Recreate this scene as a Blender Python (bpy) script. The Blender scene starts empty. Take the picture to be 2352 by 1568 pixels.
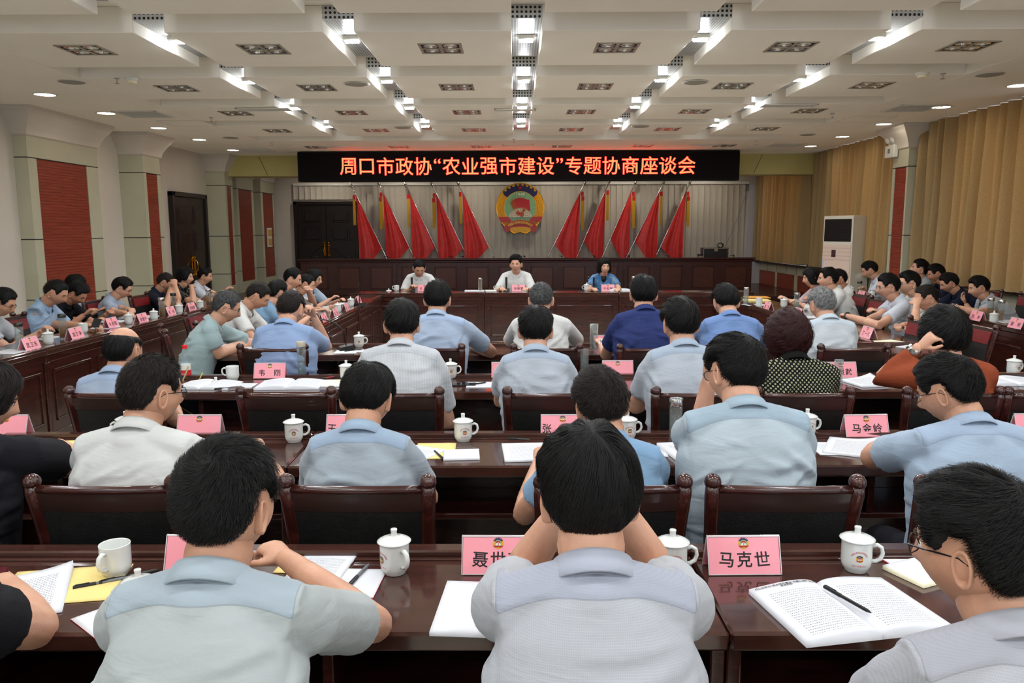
import bpy, math, random
import numpy as np
from mathutils import Matrix, Vector, Euler
random.seed(7); RNG = np.random.default_rng(7)
S = bpy.context.scene
COL = S.collection
PI = math.pi

# ------------------------------------------------------------------ camera, world, exposure
CAMZ = 1.69
F = 1800.0
cam_d = bpy.data.cameras.new('camera'); cam_d.sensor_width = 36; cam_d.lens = F/2352*36; cam_d.clip_start = .05
cam = bpy.data.objects.new('camera', cam_d); COL.objects.link(cam); S.camera = cam
CAMM = Matrix.Translation((0, 0, CAMZ)) @ Matrix.Rotation(math.radians(.255), 4, 'Z') @ Matrix.Rotation(math.radians(90-8.03), 4, 'X') @ Matrix.Rotation(math.radians(-.2), 4, 'Z')
cam.matrix_world = CAMM
S.view_settings.view_transform = 'Standard'; S.view_settings.look = 'None'
S.view_settings.gamma = 1; S.view_settings.use_curve_mapping = False
S.view_settings.exposure = 0.52
S.cycles.use_denoising = True
S.cycles.max_bounces = 7; S.cycles.diffuse_bounces = 3; S.cycles.glossy_bounces = 3; S.cycles.transmission_bounces = 6
S.cycles.transparent_max_bounces = 16; S.cycles.sample_clamp_indirect = 4
world = bpy.data.worlds.new('world'); S.world = world; world.use_nodes = True
world.node_tree.nodes['Background'].inputs[0].default_value = (.90, .94, 1, 1)
world.node_tree.nodes['Background'].inputs[1].default_value = 2.1
LAMP_W = 5.0       # glow of each track spotlight inside its channel
LAMP_A = 9.0      # downward beam of each track spotlight
DOWN_E = 22.0      # emission of each downlight lens
CEIL = 3.29; XL, XR = -6.5, 6.5; YB = 20.9; YF = -3.2

def ray(px, py):
    d = CAMM.to_3x3() @ Vector(((px-1176)/F, (784-py)/F, -1)); return d
def at(px, py, Y):
    d = ray(px, py); t = Y/d.y; return Vector((d.x*t, Y, CAMZ+d.z*t))
def onz(px, py, Z):
    d = ray(px, py); t = (Z-CAMZ)/d.z; return Vector((d.x*t, d.y*t, Z))
def onx(px, py, X):
    d = ray(px, py); t = X/d.x; return Vector((X, d.y*t, CAMZ+d.z*t))

# ------------------------------------------------------------------ materials
def lin(c):
    return tuple(((v/255)/12.92 if v/255 <= .04045 else ((v/255+.055)/1.055)**2.4) for v in c)
MATS = {}
def mat(name, rgb, rough=.5, metal=0, spec=.5, emit=None, es=1, coat=0, trans=0, alpha=1, ior=1.45, sheen=0, sss=0):
    if name in MATS: return MATS[name]
    m = bpy.data.materials.new(name); m.use_nodes = True
    b = m.node_tree.nodes['Principled BSDF']
    b.inputs['Base Color'].default_value = (*lin(rgb), 1)
    b.inputs['Roughness'].default_value = rough; b.inputs['Metallic'].default_value = metal
    b.inputs['Specular IOR Level'].default_value = spec; b.inputs['IOR'].default_value = ior
    b.inputs['Coat Weight'].default_value = coat; b.inputs['Coat Roughness'].default_value = .08
    b.inputs['Transmission Weight'].default_value = trans; b.inputs['Alpha'].default_value = alpha
    b.inputs['Sheen Weight'].default_value = sheen
    if sss: b.inputs['Subsurface Weight'].default_value = sss; b.inputs['Subsurface Radius'].default_value = (.01, .004, .002); b.inputs['Subsurface Scale'].default_value = 1
    if emit: b.inputs['Emission Color'].default_value = (*lin(emit), 1); b.inputs['Emission Strength'].default_value = es
    MATS[name] = m; return m
def thin_glass(name, tint=(250, 252, 252), body=0.0, bodycol=(255, 255, 255)):
    if name in MATS: return MATS[name]
    m = bpy.data.materials.new(name); m.use_nodes = True; t = m.node_tree
    for x in list(t.nodes):
        if x.type == 'BSDF_PRINCIPLED': t.nodes.remove(x)
    out = [x for x in t.nodes if x.type == 'OUTPUT_MATERIAL'][0]
    tr = t.nodes.new('ShaderNodeBsdfTransparent'); tr.inputs[0].default_value = (*lin(tint), 1)
    gl = t.nodes.new('ShaderNodeBsdfGlossy'); gl.inputs['Roughness'].default_value = .03; gl.inputs[0].default_value = (1, 1, 1, 1)
    lw = t.nodes.new('ShaderNodeLayerWeight'); lw.inputs[0].default_value = .5; pw = t.nodes.new('ShaderNodeMath'); pw.operation = 'POWER'; pw.inputs[1].default_value = 3.5; t.links.new(lw.outputs['Facing'], pw.inputs[0]); sc_ = t.nodes.new('ShaderNodeMath'); sc_.operation = 'MULTIPLY_ADD'; sc_.inputs[1].default_value = .55; sc_.inputs[2].default_value = .04; t.links.new(pw.outputs[0], sc_.inputs[0])
    mx = t.nodes.new('ShaderNodeMixShader'); t.links.new(sc_.outputs[0], mx.inputs[0]); t.links.new(tr.outputs[0], mx.inputs[1]); t.links.new(gl.outputs[0], mx.inputs[2])
    last = mx
    if body:
        df = t.nodes.new('ShaderNodeBsdfDiffuse'); df.inputs[0].default_value = (*lin(bodycol), 1)
        m2 = t.nodes.new('ShaderNodeMixShader'); m2.inputs[0].default_value = body; t.links.new(mx.outputs[0], m2.inputs[1]); t.links.new(df.outputs[0], m2.inputs[2]); last = m2
    t.links.new(last.outputs[0], out.inputs[0]); MATS[name] = m; return m
class NT:
    def __init__(s, m): s.t = m.node_tree; s.b = s.t.nodes['Principled BSDF']
    def n(s, typ, **k):
        x = s.t.nodes.new(typ)
        for a, v in k.items():
            if a.startswith('i_'): x.inputs[int(a[2:]) if a[2:].isdigit() else a[2:]].default_value = v
            else: setattr(x, a, v)
        return x
    def l(s, a, b): s.t.links.new(a, b)
    def math(s, op, a, b=None, c=None):
        x = s.t.nodes.new('ShaderNodeMath'); x.operation = op
        for i, v in enumerate((a, b, c)):
            if v is None: continue
            if isinstance(v, (int, float)): x.inputs[i].default_value = v
            else: s.l(v, x.inputs[i])
        return x.outputs[0]
def mixcol(nt, fac, c1, c2):
    x = nt.n('ShaderNodeMix'); x.data_type = 'RGBA'
    if isinstance(fac, (int, float)): x.inputs[0].default_value = fac
    else: nt.l(fac, x.inputs[0])
    for i, c in ((6, c1), (7, c2)):
        if isinstance(c, tuple): x.inputs[i].default_value = (*c[:3], 1)
        else: nt.l(c, x.inputs[i])
    return x.outputs[2]
def noise_mat(name, c1, c2, scale=(1, 1, 1), nscale=5, detail=4, rough=.5, bump=0, bscale=None, **k):
    if name in MATS: return MATS[name]
    m = mat(name, c1, rough, **k); nt = NT(m)
    tc = nt.n('ShaderNodeTexCoord'); mp = nt.n('ShaderNodeMapping'); mp.inputs['Scale'].default_value = scale
    nt.l(tc.outputs['Object'], mp.inputs['Vector'])
    no = nt.n('ShaderNodeTexNoise'); no.inputs['Scale'].default_value = nscale; no.inputs['Detail'].default_value = detail
    nt.l(mp.outputs[0], no.inputs['Vector'])
    cr = nt.n('ShaderNodeMapRange'); cr.inputs[1].default_value = .3; cr.inputs[2].default_value = .7
    nt.l(no.outputs[0], cr.inputs[0])
    nt.l(mixcol(nt, cr.outputs[0], lin(c1), lin(c2)), nt.b.inputs['Base Color'])
    if bump:
        n2 = nt.n('ShaderNodeTexNoise'); n2.inputs['Scale'].default_value = bscale or nscale*4; n2.inputs['Detail'].default_value = 3
        nt.l(mp.outputs[0], n2.inputs['Vector'])
        bp = nt.n('ShaderNodeBump'); bp.inputs['Strength'].default_value = bump; bp.inputs['Distance'].default_value = .01
        nt.l(n2.outputs[0], bp.inputs['Height']); nt.l(bp.outputs[0], nt.b.inputs['Normal'])
    return m

M_ceil = noise_mat('ceiling_paint', (247, 242, 231), (242, 236, 224), nscale=1.2, rough=.8)
M_wall = noise_mat('wall_paint', (206, 198, 186), (199, 191, 179), nscale=1.5, rough=.8)
M_green = noise_mat('sage_panel', (184, 182, 158), (176, 174, 150), nscale=2, rough=.5)
M_beam = noise_mat('beam_panel', (188, 176, 112), (180, 168, 104), nscale=2, rough=.5)
M_line = mat('joint_black', (28, 26, 24), .7)
M_redslat = noise_mat('red_slat', (146, 62, 42), (114, 42, 28), scale=(1, 1, 14), nscale=5, rough=.45)
M_wood = noise_mat('dark_rosewood', (62, 26, 20), (42, 16, 13), scale=(1.2, 12, 12), nscale=3, detail=6, rough=.22, coat=.35)
M_woodY = noise_mat('dark_rosewood_long', (74, 26, 20), (48, 15, 12), scale=(12, 1.2, 12), nscale=3, detail=6, rough=.22, coat=.35)
M_woodtop = noise_mat('polished_desktop', (72, 42, 34), (54, 30, 25), scale=(1.2, 14, 6), nscale=3, detail=6, rough=.13, coat=.5)
M_woodtopY = noise_mat('polished_wing_top', (72, 42, 34), (54, 30, 25), scale=(14, 1.2, 6), nscale=3, detail=6, rough=.13, coat=.5)
M_wooddark = noise_mat('desk_inside', (44, 17, 13), (30, 11, 9), scale=(1.2, 8, 8), nscale=3, rough=.5)
M_bench = noise_mat('rostrum_wood', (62, 21, 15), (42, 13, 10), scale=(1.5, 8, 8), nscale=3, rough=.3, coat=.2)
M_benchp = noise_mat('rostrum_panel', (76, 30, 16), (56, 20, 11), scale=(2, 8, 8), nscale=3, rough=.35)
M_doorw = noise_mat('black_wood', (30, 17, 15), (20, 11, 10), scale=(8, 8, 1.5), nscale=3, rough=.35)
M_railw = noise_mat('dark_brown_rail', (46, 27, 22), (34, 19, 16), scale=(1.2, 12, 12), nscale=3, rough=.38, coat=.1)
M_leather = noise_mat('black_leather', (24, 24, 23), (17, 17, 17), nscale=30, rough=.42, bump=.25, bscale=160)
M_redleather = noise_mat('burgundy_leather', (120, 22, 26), (96, 15, 20), nscale=30, rough=.4, bump=.2, bscale=160)
M_floor = noise_mat('floor_tile', (214, 206, 188), (202, 194, 176), nscale=2, rough=.25)
M_porc = mat('porcelain', (216, 218, 214), .08, spec=.6, coat=.6)
M_pink = mat('pink_card', (240, 152, 164), .45, coat=.3)
M_ink = mat('black_ink', (24, 20, 22), .6)
M_redink = mat('red_ink', (196, 40, 40), .5)
M_paper = mat('white_paper', (214, 215, 220), .7)
M_cream = mat('cream_paper', (240, 232, 200), .7)
M_manila = mat('manila_envelope', (232, 208, 132), .65)
M_orange = mat('kraft_envelope', (206, 140, 52), .65)
M_redp = mat('red_edge_paper', (206, 56, 66), .6)
M_glass = thin_glass('clear_glass', (240, 245, 245), .04)
M_water = thin_glass('water', (225, 232, 232), .05)
M_tea = thin_glass('tea', (222, 178, 70), .25, (200, 150, 40))
M_teadk = mat('tea_leaves', (60, 40, 14), .6)
M_steel = mat('brushed_steel', (190, 190, 188), .22, metal=1)
M_darkmetal = mat('dark_metal', (70, 66, 62), .35, metal=.8)
M_black = mat('black_plastic', (20, 20, 22), .35)
M_grey = mat('grey_plastic', (110, 112, 116), .4)
M_white = mat('white_plastic', (224, 222, 214), .4)
M_gold = mat('gold', (212, 160, 40), .35, metal=.6)
M_brass = mat('brass', (190, 130, 30), .25, metal=1)
M_e_red = mat('enamel_red', (176, 22, 22), .35)
M_e_yel = noise_mat('enamel_yellow', (228, 168, 24), (206, 140, 12), nscale=30, rough=.4, bump=.3, bscale=40)
M_e_blue = mat('enamel_blue', (36, 32, 78), .4)
M_e_green = mat('enamel_green', (122, 168, 122), .45)
M_e_white = mat('enamel_white', (226, 222, 206), .45)
M_flag = noise_mat('flag_satin', (214, 36, 30), (190, 24, 22), nscale=8, rough=.42, sheen=.3)
M_tassel = noise_mat('tassel_gold', (206, 158, 30), (176, 128, 20), scale=(40, 40, 1), nscale=5, rough=.6)
M_blind = noise_mat('white_blind', (192, 184, 170), (184, 176, 162), nscale=3, rough=.6)
M_slv = mat('silver_grille', (176, 170, 158), .35, metal=.6)
M_lampglass = mat('lamp_glass', (230, 230, 225), .1, metal=.7)
M_hole = mat('dark_recess', (22, 20, 18), .7)
M_shoe = mat('black_shoe', (18, 17, 17), .3)
M_lens = thin_glass('eyeglass_lens', (235, 240, 245))
M_frame = mat('glasses_frame', (24, 22, 24), .3)

def perforated(name, pitch, rad, axes):
    m = mat(name, (176, 178, 178), .35, metal=.35); nt = NT(m)
    tc = nt.n('ShaderNodeTexCoord'); sp = nt.n('ShaderNodeSeparateXYZ'); nt.l(tc.outputs['Object'], sp.inputs[0])
    f = []
    for a in axes:
        q = nt.math('FRACT', nt.math('DIVIDE', nt.math('ADD', sp.outputs[a], 50.0), pitch))
        q = nt.math('SUBTRACT', q, .5); f.append(nt.math('MULTIPLY', q, q))
    r = nt.math('SQRT', nt.math('ADD', f[0], f[1]))
    mk = nt.math('LESS_THAN', r, rad)
    nt.l(mixcol(nt, mk, lin((186, 188, 188)), lin((14, 14, 14))), nt.b.inputs['Base Color'])
    nt.l(nt.math('MULTIPLY', nt.math('SUBTRACT', 1, mk), .35), nt.b.inputs['Metallic'])
    return m
M_perf = perforated('perforated_metal_small', .024, .3, (0, 1))
M_perfv = perforated('perforated_metal_large', .036, .3, (0, 2))

def curtain_mat():
    m = noise_mat('curtain_fabric', (164, 138, 96), (148, 124, 84), scale=(1, 1, 1), nscale=60, rough=.8, bump=.15, bscale=300)
    nt = NT(m); tr = nt.n('ShaderNodeBsdfTranslucent'); tr.inputs[0].default_value = (*lin((215, 140, 60)), 1)
    mx = nt.n('ShaderNodeMixShader'); mx.inputs[0].default_value = .10
    out = [x for x in nt.t.nodes if x.type == 'OUTPUT_MATERIAL'][0]
    nt.l(nt.b.outputs[0], mx.inputs[1]); nt.l(tr.outputs[0], mx.inputs[2]); nt.l(mx.outputs[0], out.inputs[0])
    return m
M_curt = curtain_mat()

def print_mat():            # a printed page: rows of small dark characters on white, from the sheet's own UV
    m = mat('printed_page', (240, 241, 246), .7); nt = NT(m)
    uv = nt.n('ShaderNodeUVMap'); sp = nt.n('ShaderNodeSeparateXYZ'); nt.l(uv.outputs[0], sp.inputs[0])
    u, v = sp.outputs[0], sp.outputs[1]
    row = nt.math('LESS_THAN', nt.math('FRACT', nt.math('MULTIPLY', v, 27)), .40)
    col = nt.math('LESS_THAN', nt.math('FRACT', nt.math('MULTIPLY', u, 34)), .72)
    no = nt.n('ShaderNodeTexNoise'); no.inputs['Scale'].default_value = 90; nt.l(uv.outputs[0], no.inputs['Vector'])
    rnd = nt.math('GREATER_THAN', no.outputs[0], .44)
    mg = nt.math('MULTIPLY', nt.math('LESS_THAN', nt.math('ABSOLUTE', nt.math('SUBTRACT', u, .5)), .36), nt.math('LESS_THAN', nt.math('ABSOLUTE', nt.math('SUBTRACT', v, .46)), .38))
    a = nt.math('MULTIPLY', nt.math('MULTIPLY', row, col), nt.math('MULTIPLY', rnd, mg))
    nt.l(mixcol(nt, nt.math('MULTIPLY', a, .7), lin((214, 215, 220)), lin((40, 40, 50))), nt.b.inputs['Base Color'])
    return m
M_print = print_mat()

SKIN = {}
def skin_mat(i):
    cs = [((208, 160, 134), (192, 142, 116)), ((198, 150, 122), (180, 130, 104)), ((186, 134, 106), (170, 116, 90)), ((222, 176, 150), (208, 158, 132))]
    if i not in SKIN:
        SKIN[i] = noise_mat('skin_%d' % i, *cs[i], nscale=14, rough=.5, sss=.12, bump=.08, bscale=120)
    return SKIN[i]
M_lip = mat('lips', (178, 112, 98), .5); M_eyew = mat('eye_white', (226, 222, 216), .2); M_iris = mat('iris_dark', (26, 18, 14), .1)
HAIRM = {}
def hair_mat(k):
    cs = {'black': ((18, 16, 15), (10, 9, 9)), 'brownblack': ((34, 26, 22), (20, 16, 14)), 'grey': ((86, 86, 86), (34, 33, 33)), 'white': ((150, 150, 148), (70, 70, 70)), 'burgundy': ((52, 20, 18), (32, 12, 12))}
    if k not in HAIRM: HAIRM[k] = noise_mat('hair_'+k, *cs[k], nscale=60, rough=.55, spec=.22)
    return HAIRM[k]
def cloth_mat(name, rgb, kind='plain', rgb2=None, yoke=None):
    if name in MATS: return MATS[name]
    rgb = tuple(v*(.80 if min(rgb) > 120 else 1) for v in rgb)
    m = mat(name, rgb, .8, sheen=.12 if min(rgb) > 90 else 0, spec=.25 if min(rgb) > 90 else .12); nt = NT(m)
    tc = nt.n('ShaderNodeTexCoord'); sp = nt.n('ShaderNodeSeparateXYZ'); nt.l(tc.outputs['Object'], sp.inputs[0])
    no = nt.n('ShaderNodeTexNoise'); no.inputs['Scale'].default_value = 350; nt.l(tc.outputs['Object'], no.inputs['Vector'])
    n3 = nt.n('ShaderNodeTexNoise'); n3.inputs['Scale'].default_value = 9; n3.inputs['Detail'].default_value = 3; n3.inputs['Distortion'].default_value = .6
    mp = nt.n('ShaderNodeMapping'); mp.inputs['Scale'].default_value = (.7, .7, 2.2); nt.l(tc.outputs['Object'], mp.inputs[0]); nt.l(mp.outputs[0], n3.inputs['Vector'])
    h = nt.math('ADD', nt.math('MULTIPLY', no.outputs[0], .05), nt.math('MULTIPLY', n3.outputs[0], 1.0))
    bp = nt.n('ShaderNodeBump'); bp.inputs['Strength'].default_value = .5; bp.inputs['Distance'].default_value = .012
    nt.l(h, bp.inputs['Height']); nt.l(bp.outputs[0], nt.b.inputs['Normal'])
    c2 = rgb2 or tuple(int(v*.82) for v in rgb); fac = None
    if kind == 'stripe':
        fac = nt.math('MULTIPLY', nt.math('LESS_THAN', nt.math('FRACT', nt.math('MULTIPLY', nt.math('ADD', sp.outputs[0], 10), 130)), .3), .6)
    elif kind == 'check':
        a = nt.math('LESS_THAN', nt.math('FRACT', nt.math('MULTIPLY', nt.math('ADD', sp.outputs[0], 10), 290)), .35)
        b = nt.math('LESS_THAN', nt.math('FRACT', nt.math('MULTIPLY', nt.math('ADD', sp.outputs[2], 10), 290)), .35)
        fac = nt.math('MULTIPLY', nt.math('MAXIMUM', a, b), .22)
    elif kind in ('dots', 'floral', 'geo'):
        if kind == 'dots':
            p = .021; rr = []
            zz = nt.math('DIVIDE', nt.math('ADD', sp.outputs[2], 10), p*.5)
            row = nt.math('FLOOR', zz); sh = nt.math('MULTIPLY', nt.math('MODULO', row, 2), .5)
            a = nt.math('SUBTRACT', nt.math('FRACT', nt.math('ADD', nt.math('DIVIDE', nt.math('ADD', sp.outputs[0], 10), p), sh)), .5)
            b = nt.math('MULTIPLY', nt.math('SUBTRACT', nt.math('FRACT', zz), .5), .5)
            r = nt.math('SQRT', nt.math('ADD', nt.math('MULTIPLY', a, a), nt.math('MULTIPLY', b, b)))
            fac = nt.math('LESS_THAN', nt.math('ABSOLUTE', nt.math('SUBTRACT', r, .14)), .05)
        elif kind == 'geo':
            vo = nt.n('ShaderNodeTexVoronoi'); vo.feature = 'DISTANCE_TO_EDGE'; vo.inputs['Scale'].default_value = 16; nt.l(tc.outputs['Object'], vo.inputs['Vector'])
            fac = nt.math('MULTIPLY', nt.math('LESS_THAN', vo.outputs[0], .03), .7)
        else:
            vo = nt.n('ShaderNodeTexNoise'); vo.inputs['Scale'].default_value = 18; nt.l(tc.outputs['Object'], vo.inputs['Vector'])
            fac = nt.math('GREATER_THAN', vo.outputs[0], .53)
    col = mixcol(nt, fac if fac is not None else 0.0, lin(rgb), lin(c2))
    if yoke:
        yk = tuple(v*(.79 if min(yoke) > 120 else 1) for v in yoke); at_ = nt.n('ShaderNodeAttribute'); at_.attribute_name = 'yoke'
        yc = mixcol(nt, fac if fac is not None else 0.0, lin(yk), lin(tuple(v*.86 for v in yk)))
        col = mixcol(nt, nt.math('GREATER_THAN', at_.outputs['Fac'], 0.0), col, yc)
        ln = nt.math('MULTIPLY', nt.math('LESS_THAN', nt.math('ABSOLUTE', at_.outputs['Fac']), .0011), .45)
        col = mixcol(nt, ln, col, tuple(v*.55 for v in lin(yk)))
    nt.l(col, nt.b.inputs['Base Color'])
    return m

# ------------------------------------------------------------------ mesh builder
class MB:
    def __init__(s): s.v = []; s.f = []; s.m = []; s.n = 0; s.uv = {}
    def add(s, v, f, mi=0):
        v = np.asarray(v, float).reshape(-1, 3); s.v.append(v)
        o = s.n; s.f += [tuple(o+i for i in q) for q in f]; s.m += [mi]*len(f); s.n += len(v); return s
    def box(s, x0, x1, y0, y1, z0, z1, mi=0, M=None):
        v = np.array([(x, y, z) for z in (z0, z1) for y in (y0, y1) for x in (x0, x1)], float)
        if M is not None: v = xf(v, M)
        return s.add(v, [(0, 2, 3, 1), (4, 5, 7, 6), (0, 1, 5, 4), (2, 6, 7, 3), (0, 4, 6, 2), (1, 3, 7, 5)], mi)
    def bbox(s, x0, x1, y0, y1, z0, z1, b=.004, mi=0, M=None):      # box with chamfered edges
        vs = []; idx = {}
        for a, (X, sx) in enumerate(((x0, 1), (x1, -1))):
            for c, (Y, sy) in enumerate(((y0, 1), (y1, -1))):
                for e, (Z, sz) in enumerate(((z0, 1), (z1, -1))):
                    for k in range(3):
                        p = [X+sx*b, Y+sy*b, Z+sz*b]; p[k] = (X, Y, Z)[k]
                        idx[a, c, e, k] = len(vs); vs.append(p)
        I = lambda a, c, e, k: idx[a, c, e, k]
        f = []
        for a in (0, 1):
            q = [I(a, 0, 0, 0), I(a, 1, 0, 0), I(a, 1, 1, 0), I(a, 0, 1, 0)]; f.append(q[::-1] if a == 0 else q)
            q = [I(0, a, 0, 1), I(1, a, 0, 1), I(1, a, 1, 1), I(0, a, 1, 1)]; f.append(q if a == 0 else q[::-1])
            q = [I(0, 0, a, 2), I(1, 0, a, 2), I(1, 1, a, 2), I(0, 1, a, 2)]; f.append(q[::-1] if a == 0 else q)
        for a in (0, 1):
            for c in (0, 1):
                f.append((I(a, c, 0, 0), I(a, c, 1, 0), I(a, c, 1, 1), I(a, c, 0, 1)))
                f.append((I(a, 0, c, 0), I(a, 1, c, 0), I(a, 1, c, 2), I(a, 0, c, 2)))
                f.append((I(0, a, c, 1), I(1, a, c, 1), I(1, a, c, 2), I(0, a, c, 2)))
                for e in (0, 1): f.append((I(a, c, e, 0), I(a, c, e, 1), I(a, c, e, 2)))
        v = np.array(vs, float)
        if M is not None: v = xf(v, M)
        return s.add(v, f, mi)
    def tube(s, pts, rads, seg=10, mi=0, cap=True, ref=None, sq=None):  # sq: (wx, wy) ellipse scale per ring or one
        pts = [Vector(p) for p in pts]; n = len(pts)
        if isinstance(rads, (int, float)): rads = [rads]*n
        vs = []; prev = Vector(ref) if ref is not None else None
        for i, p in enumerate(pts):
            t = (pts[min(i+1, n-1)]-pts[max(i-1, 0)])
            t = t.normalized() if t.length > 1e-9 else Vector((0, 0, 1))
            if prev is None: prev = Vector((0, 0, 1)) if abs(t.z) < .9 else Vector((1, 0, 0))
            a = (prev-t*prev.dot(t))
            a = a.normalized() if a.length > 1e-6 else t.orthogonal().normalized()
            b = t.cross(a); prev = a
            wx, wy = (1, 1) if sq is None else (sq[i] if isinstance(sq[0], (tuple, list)) else sq)
            for k in range(seg):
                th = 2*PI*k/seg; vs.append(p+a*(math.cos(th)*rads[i]*wx)+b*(math.sin(th)*rads[i]*wy))
        f = [(i*seg+k, i*seg+(k+1) % seg, (i+1)*seg+(k+1) % seg, (i+1)*seg+k) for i in range(n-1) for k in range(seg)]
        if cap: f += [tuple(range(seg))[::-1], tuple((n-1)*seg+k for k in range(seg))]
        return s.add([tuple(v) for v in vs], f, mi)
    def lathe(s, prof, seg=24, mi=0, c=(0, 0, 0), M=None):
        n = len(prof); th = np.arange(seg)*2*PI/seg; vs = []
        for r, z in prof:
            vs.append(np.stack([c[0]+r*np.cos(th), c[1]+r*np.sin(th), np.full(seg, c[2]+z)], 1))
        v = np.concatenate(vs)
        if M is not None: v = xf(v, M)
        f = [(i*seg+k, i*seg+(k+1) % seg, (i+1)*seg+(k+1) % seg, (i+1)*seg+k) for i in range(n-1) for k in range(seg)]
        f += [tuple(range(seg))[::-1], tuple((n-1)*seg+k for k in range(seg))]
        return s.add(v, f, mi)
    def ball(s, c, r, seg=14, rings=9, mi=0, M=None):
        r = (r, r, r) if isinstance(r, (int, float)) else r
        ph = np.linspace(0, PI, rings+1)[1:-1]; th = np.arange(seg)*2*PI/seg
        v = [(0, 0, r[2])]+[(r[0]*math.sin(p)*math.cos(t), r[1]*math.sin(p)*math.sin(t), r[2]*math.cos(p)) for p in ph for t in th]+[(0, 0, -r[2])]
        v = np.array(v)
        if M is not None: v = xf(v, M)
        v = v+np.array(c)
        f = [(0, 1+k, 1+(k+1) % seg) for k in range(seg)]
        nr = len(ph)
        f += [(1+i*seg+k, 1+(i+1)*seg+k, 1+(i+1)*seg+(k+1) % seg, 1+i*seg+(k+1) % seg) for i in range(nr-1) for k in range(seg)]
        L = 1+nr*seg; f += [(L, 1+(nr-1)*seg+(k+1) % seg, 1+(nr-1)*seg+k) for k in range(seg)]
        return s.add(v, f, mi)
    def prism(s, poly, d0, d1, plane='xz', mi=0, M=None):       # extrude a 2D outline
        n = len(poly)
        def P(u, w, d): return {'xz': (u, d, w), 'xy': (u, w, d), 'yz': (d, u, w)}[plane]
        v = np.array([P(u, w, d) for d in (d0, d1) for u, w in poly], float)
        if M is not None: v = xf(v, M)
        f = [tuple(range(n)), tuple(range(n, 2*n))[::-1]]+[(i, n+i, n+(i+1) % n, (i+1) % n) for i in range(n)]
        return s.add(v, f, mi)
    def grid(s, P, mi=0, closeu=False):     # P [a][b] points
        P = np.asarray(P, float); a, b = P.shape[:2]
        f = [(i*b+j, i*b+(j+1) % b, ((i+1) % a)*b+(j+1) % b, ((i+1) % a)*b+j) for i in range(a-1) for j in range(b if closeu else b-1)]
        return s.add(P.reshape(-1, 3), f, mi)
    def mesh(s, name, mats, smooth=False):
        me = bpy.data.meshes.new(name)
        v = np.concatenate(s.v) if s.v else np.zeros((0, 3))
        nl = np.array([len(q) for q in s.f], np.int32); tot = int(nl.sum())
        me.vertices.add(len(v)); me.vertices.foreach_set('co', v.astype(np.float32).ravel())
        me.loops.add(tot); me.loops.foreach_set('vertex_index', np.fromiter((i for q in s.f for i in q), np.int32, tot))
        me.polygons.add(len(nl)); st = np.zeros(len(nl), np.int32); st[1:] = np.cumsum(nl)[:-1]
        me.polygons.foreach_set('loop_start', st)
        me.polygons.foreach_set('material_index', np.array(s.m, np.int32))
        if smooth is True: me.polygons.foreach_set('use_smooth', np.ones(len(nl), bool))
        for m in (mats if isinstance(mats, (list, tuple)) else [mats]): me.materials.append(m)
        me.update(calc_edges=True); me.validate()
        if smooth == 'auto':
            me.polygons.foreach_set('use_smooth', np.ones(len(me.polygons), bool)); me.set_sharp_from_angle(angle=math.radians(38))
        return me
    def obj(s, name, mats, parent=None, smooth='auto', loc=None, rot=None, label=None):
        return link(name, s.mesh(name, mats, smooth), parent, loc, rot, label)
def xf(v, M):
    v = np.asarray(v, float); A = np.array(M)
    return v @ A[:3, :3].T + A[:3, 3]
def link(name, data, parent=None, loc=None, rot=None, label=None):
    o = bpy.data.objects.new(name, data); COL.objects.link(o)
    if parent is not None: o.parent = parent
    if loc is not None: o.location = loc
    if rot is not None: o.rotation_euler = rot if hasattr(rot, '__len__') else (0, 0, rot)
    if label: o['label'] = label
    return o
def tag(o, label, cat, group=None):
    o['label'] = label; o['category'] = cat
    if group: o['group'] = group
    return o
def thing(name, label, cat, loc=(0, 0, 0), rot=0, group=None, scale=1):
    o = link(name, None, None, loc, rot); o.empty_display_size = .05; o.scale = (scale,)*3
    return tag(o, label, cat, group)
def struct(o): o['kind'] = 'structure'; return o
def stuff(o): o['kind'] = 'stuff'; return o
def dup(root, loc, rot=0, label=None, group=None, cat=None):
    r = root.copy(); COL.objects.link(r); r.location = loc; r.rotation_euler = (0, 0, rot)
    if label: r['label'] = label
    if group: r['group'] = group
    for ch in list(root.children):
        c = ch.copy(); COL.objects.link(c); c.parent = r
        for g in list(ch.children):
            d = g.copy(); COL.objects.link(d); d.parent = c
    return r
def text_mesh(txt, size, mats, extrude=0, offset=0, align='CENTER', name='lettering', spacing=1.0):
    c = bpy.data.curves.new('t', 'FONT'); c.body = txt; c.size = size; c.extrude = extrude; c.offset = offset
    c.align_x = align; c.align_y = 'CENTER'; c.space_character = spacing; c.resolution_u = 3
    o = bpy.data.objects.new('t', c); COL.objects.link(o)
    dg = bpy.context.evaluated_depsgraph_get()
    me = bpy.data.meshes.new_from_object(o.evaluated_get(dg)); me.name = name
    bpy.data.objects.remove(o); bpy.data.curves.remove(c)
    me.materials.clear(); me.materials.append(mats)
    return me
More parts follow.
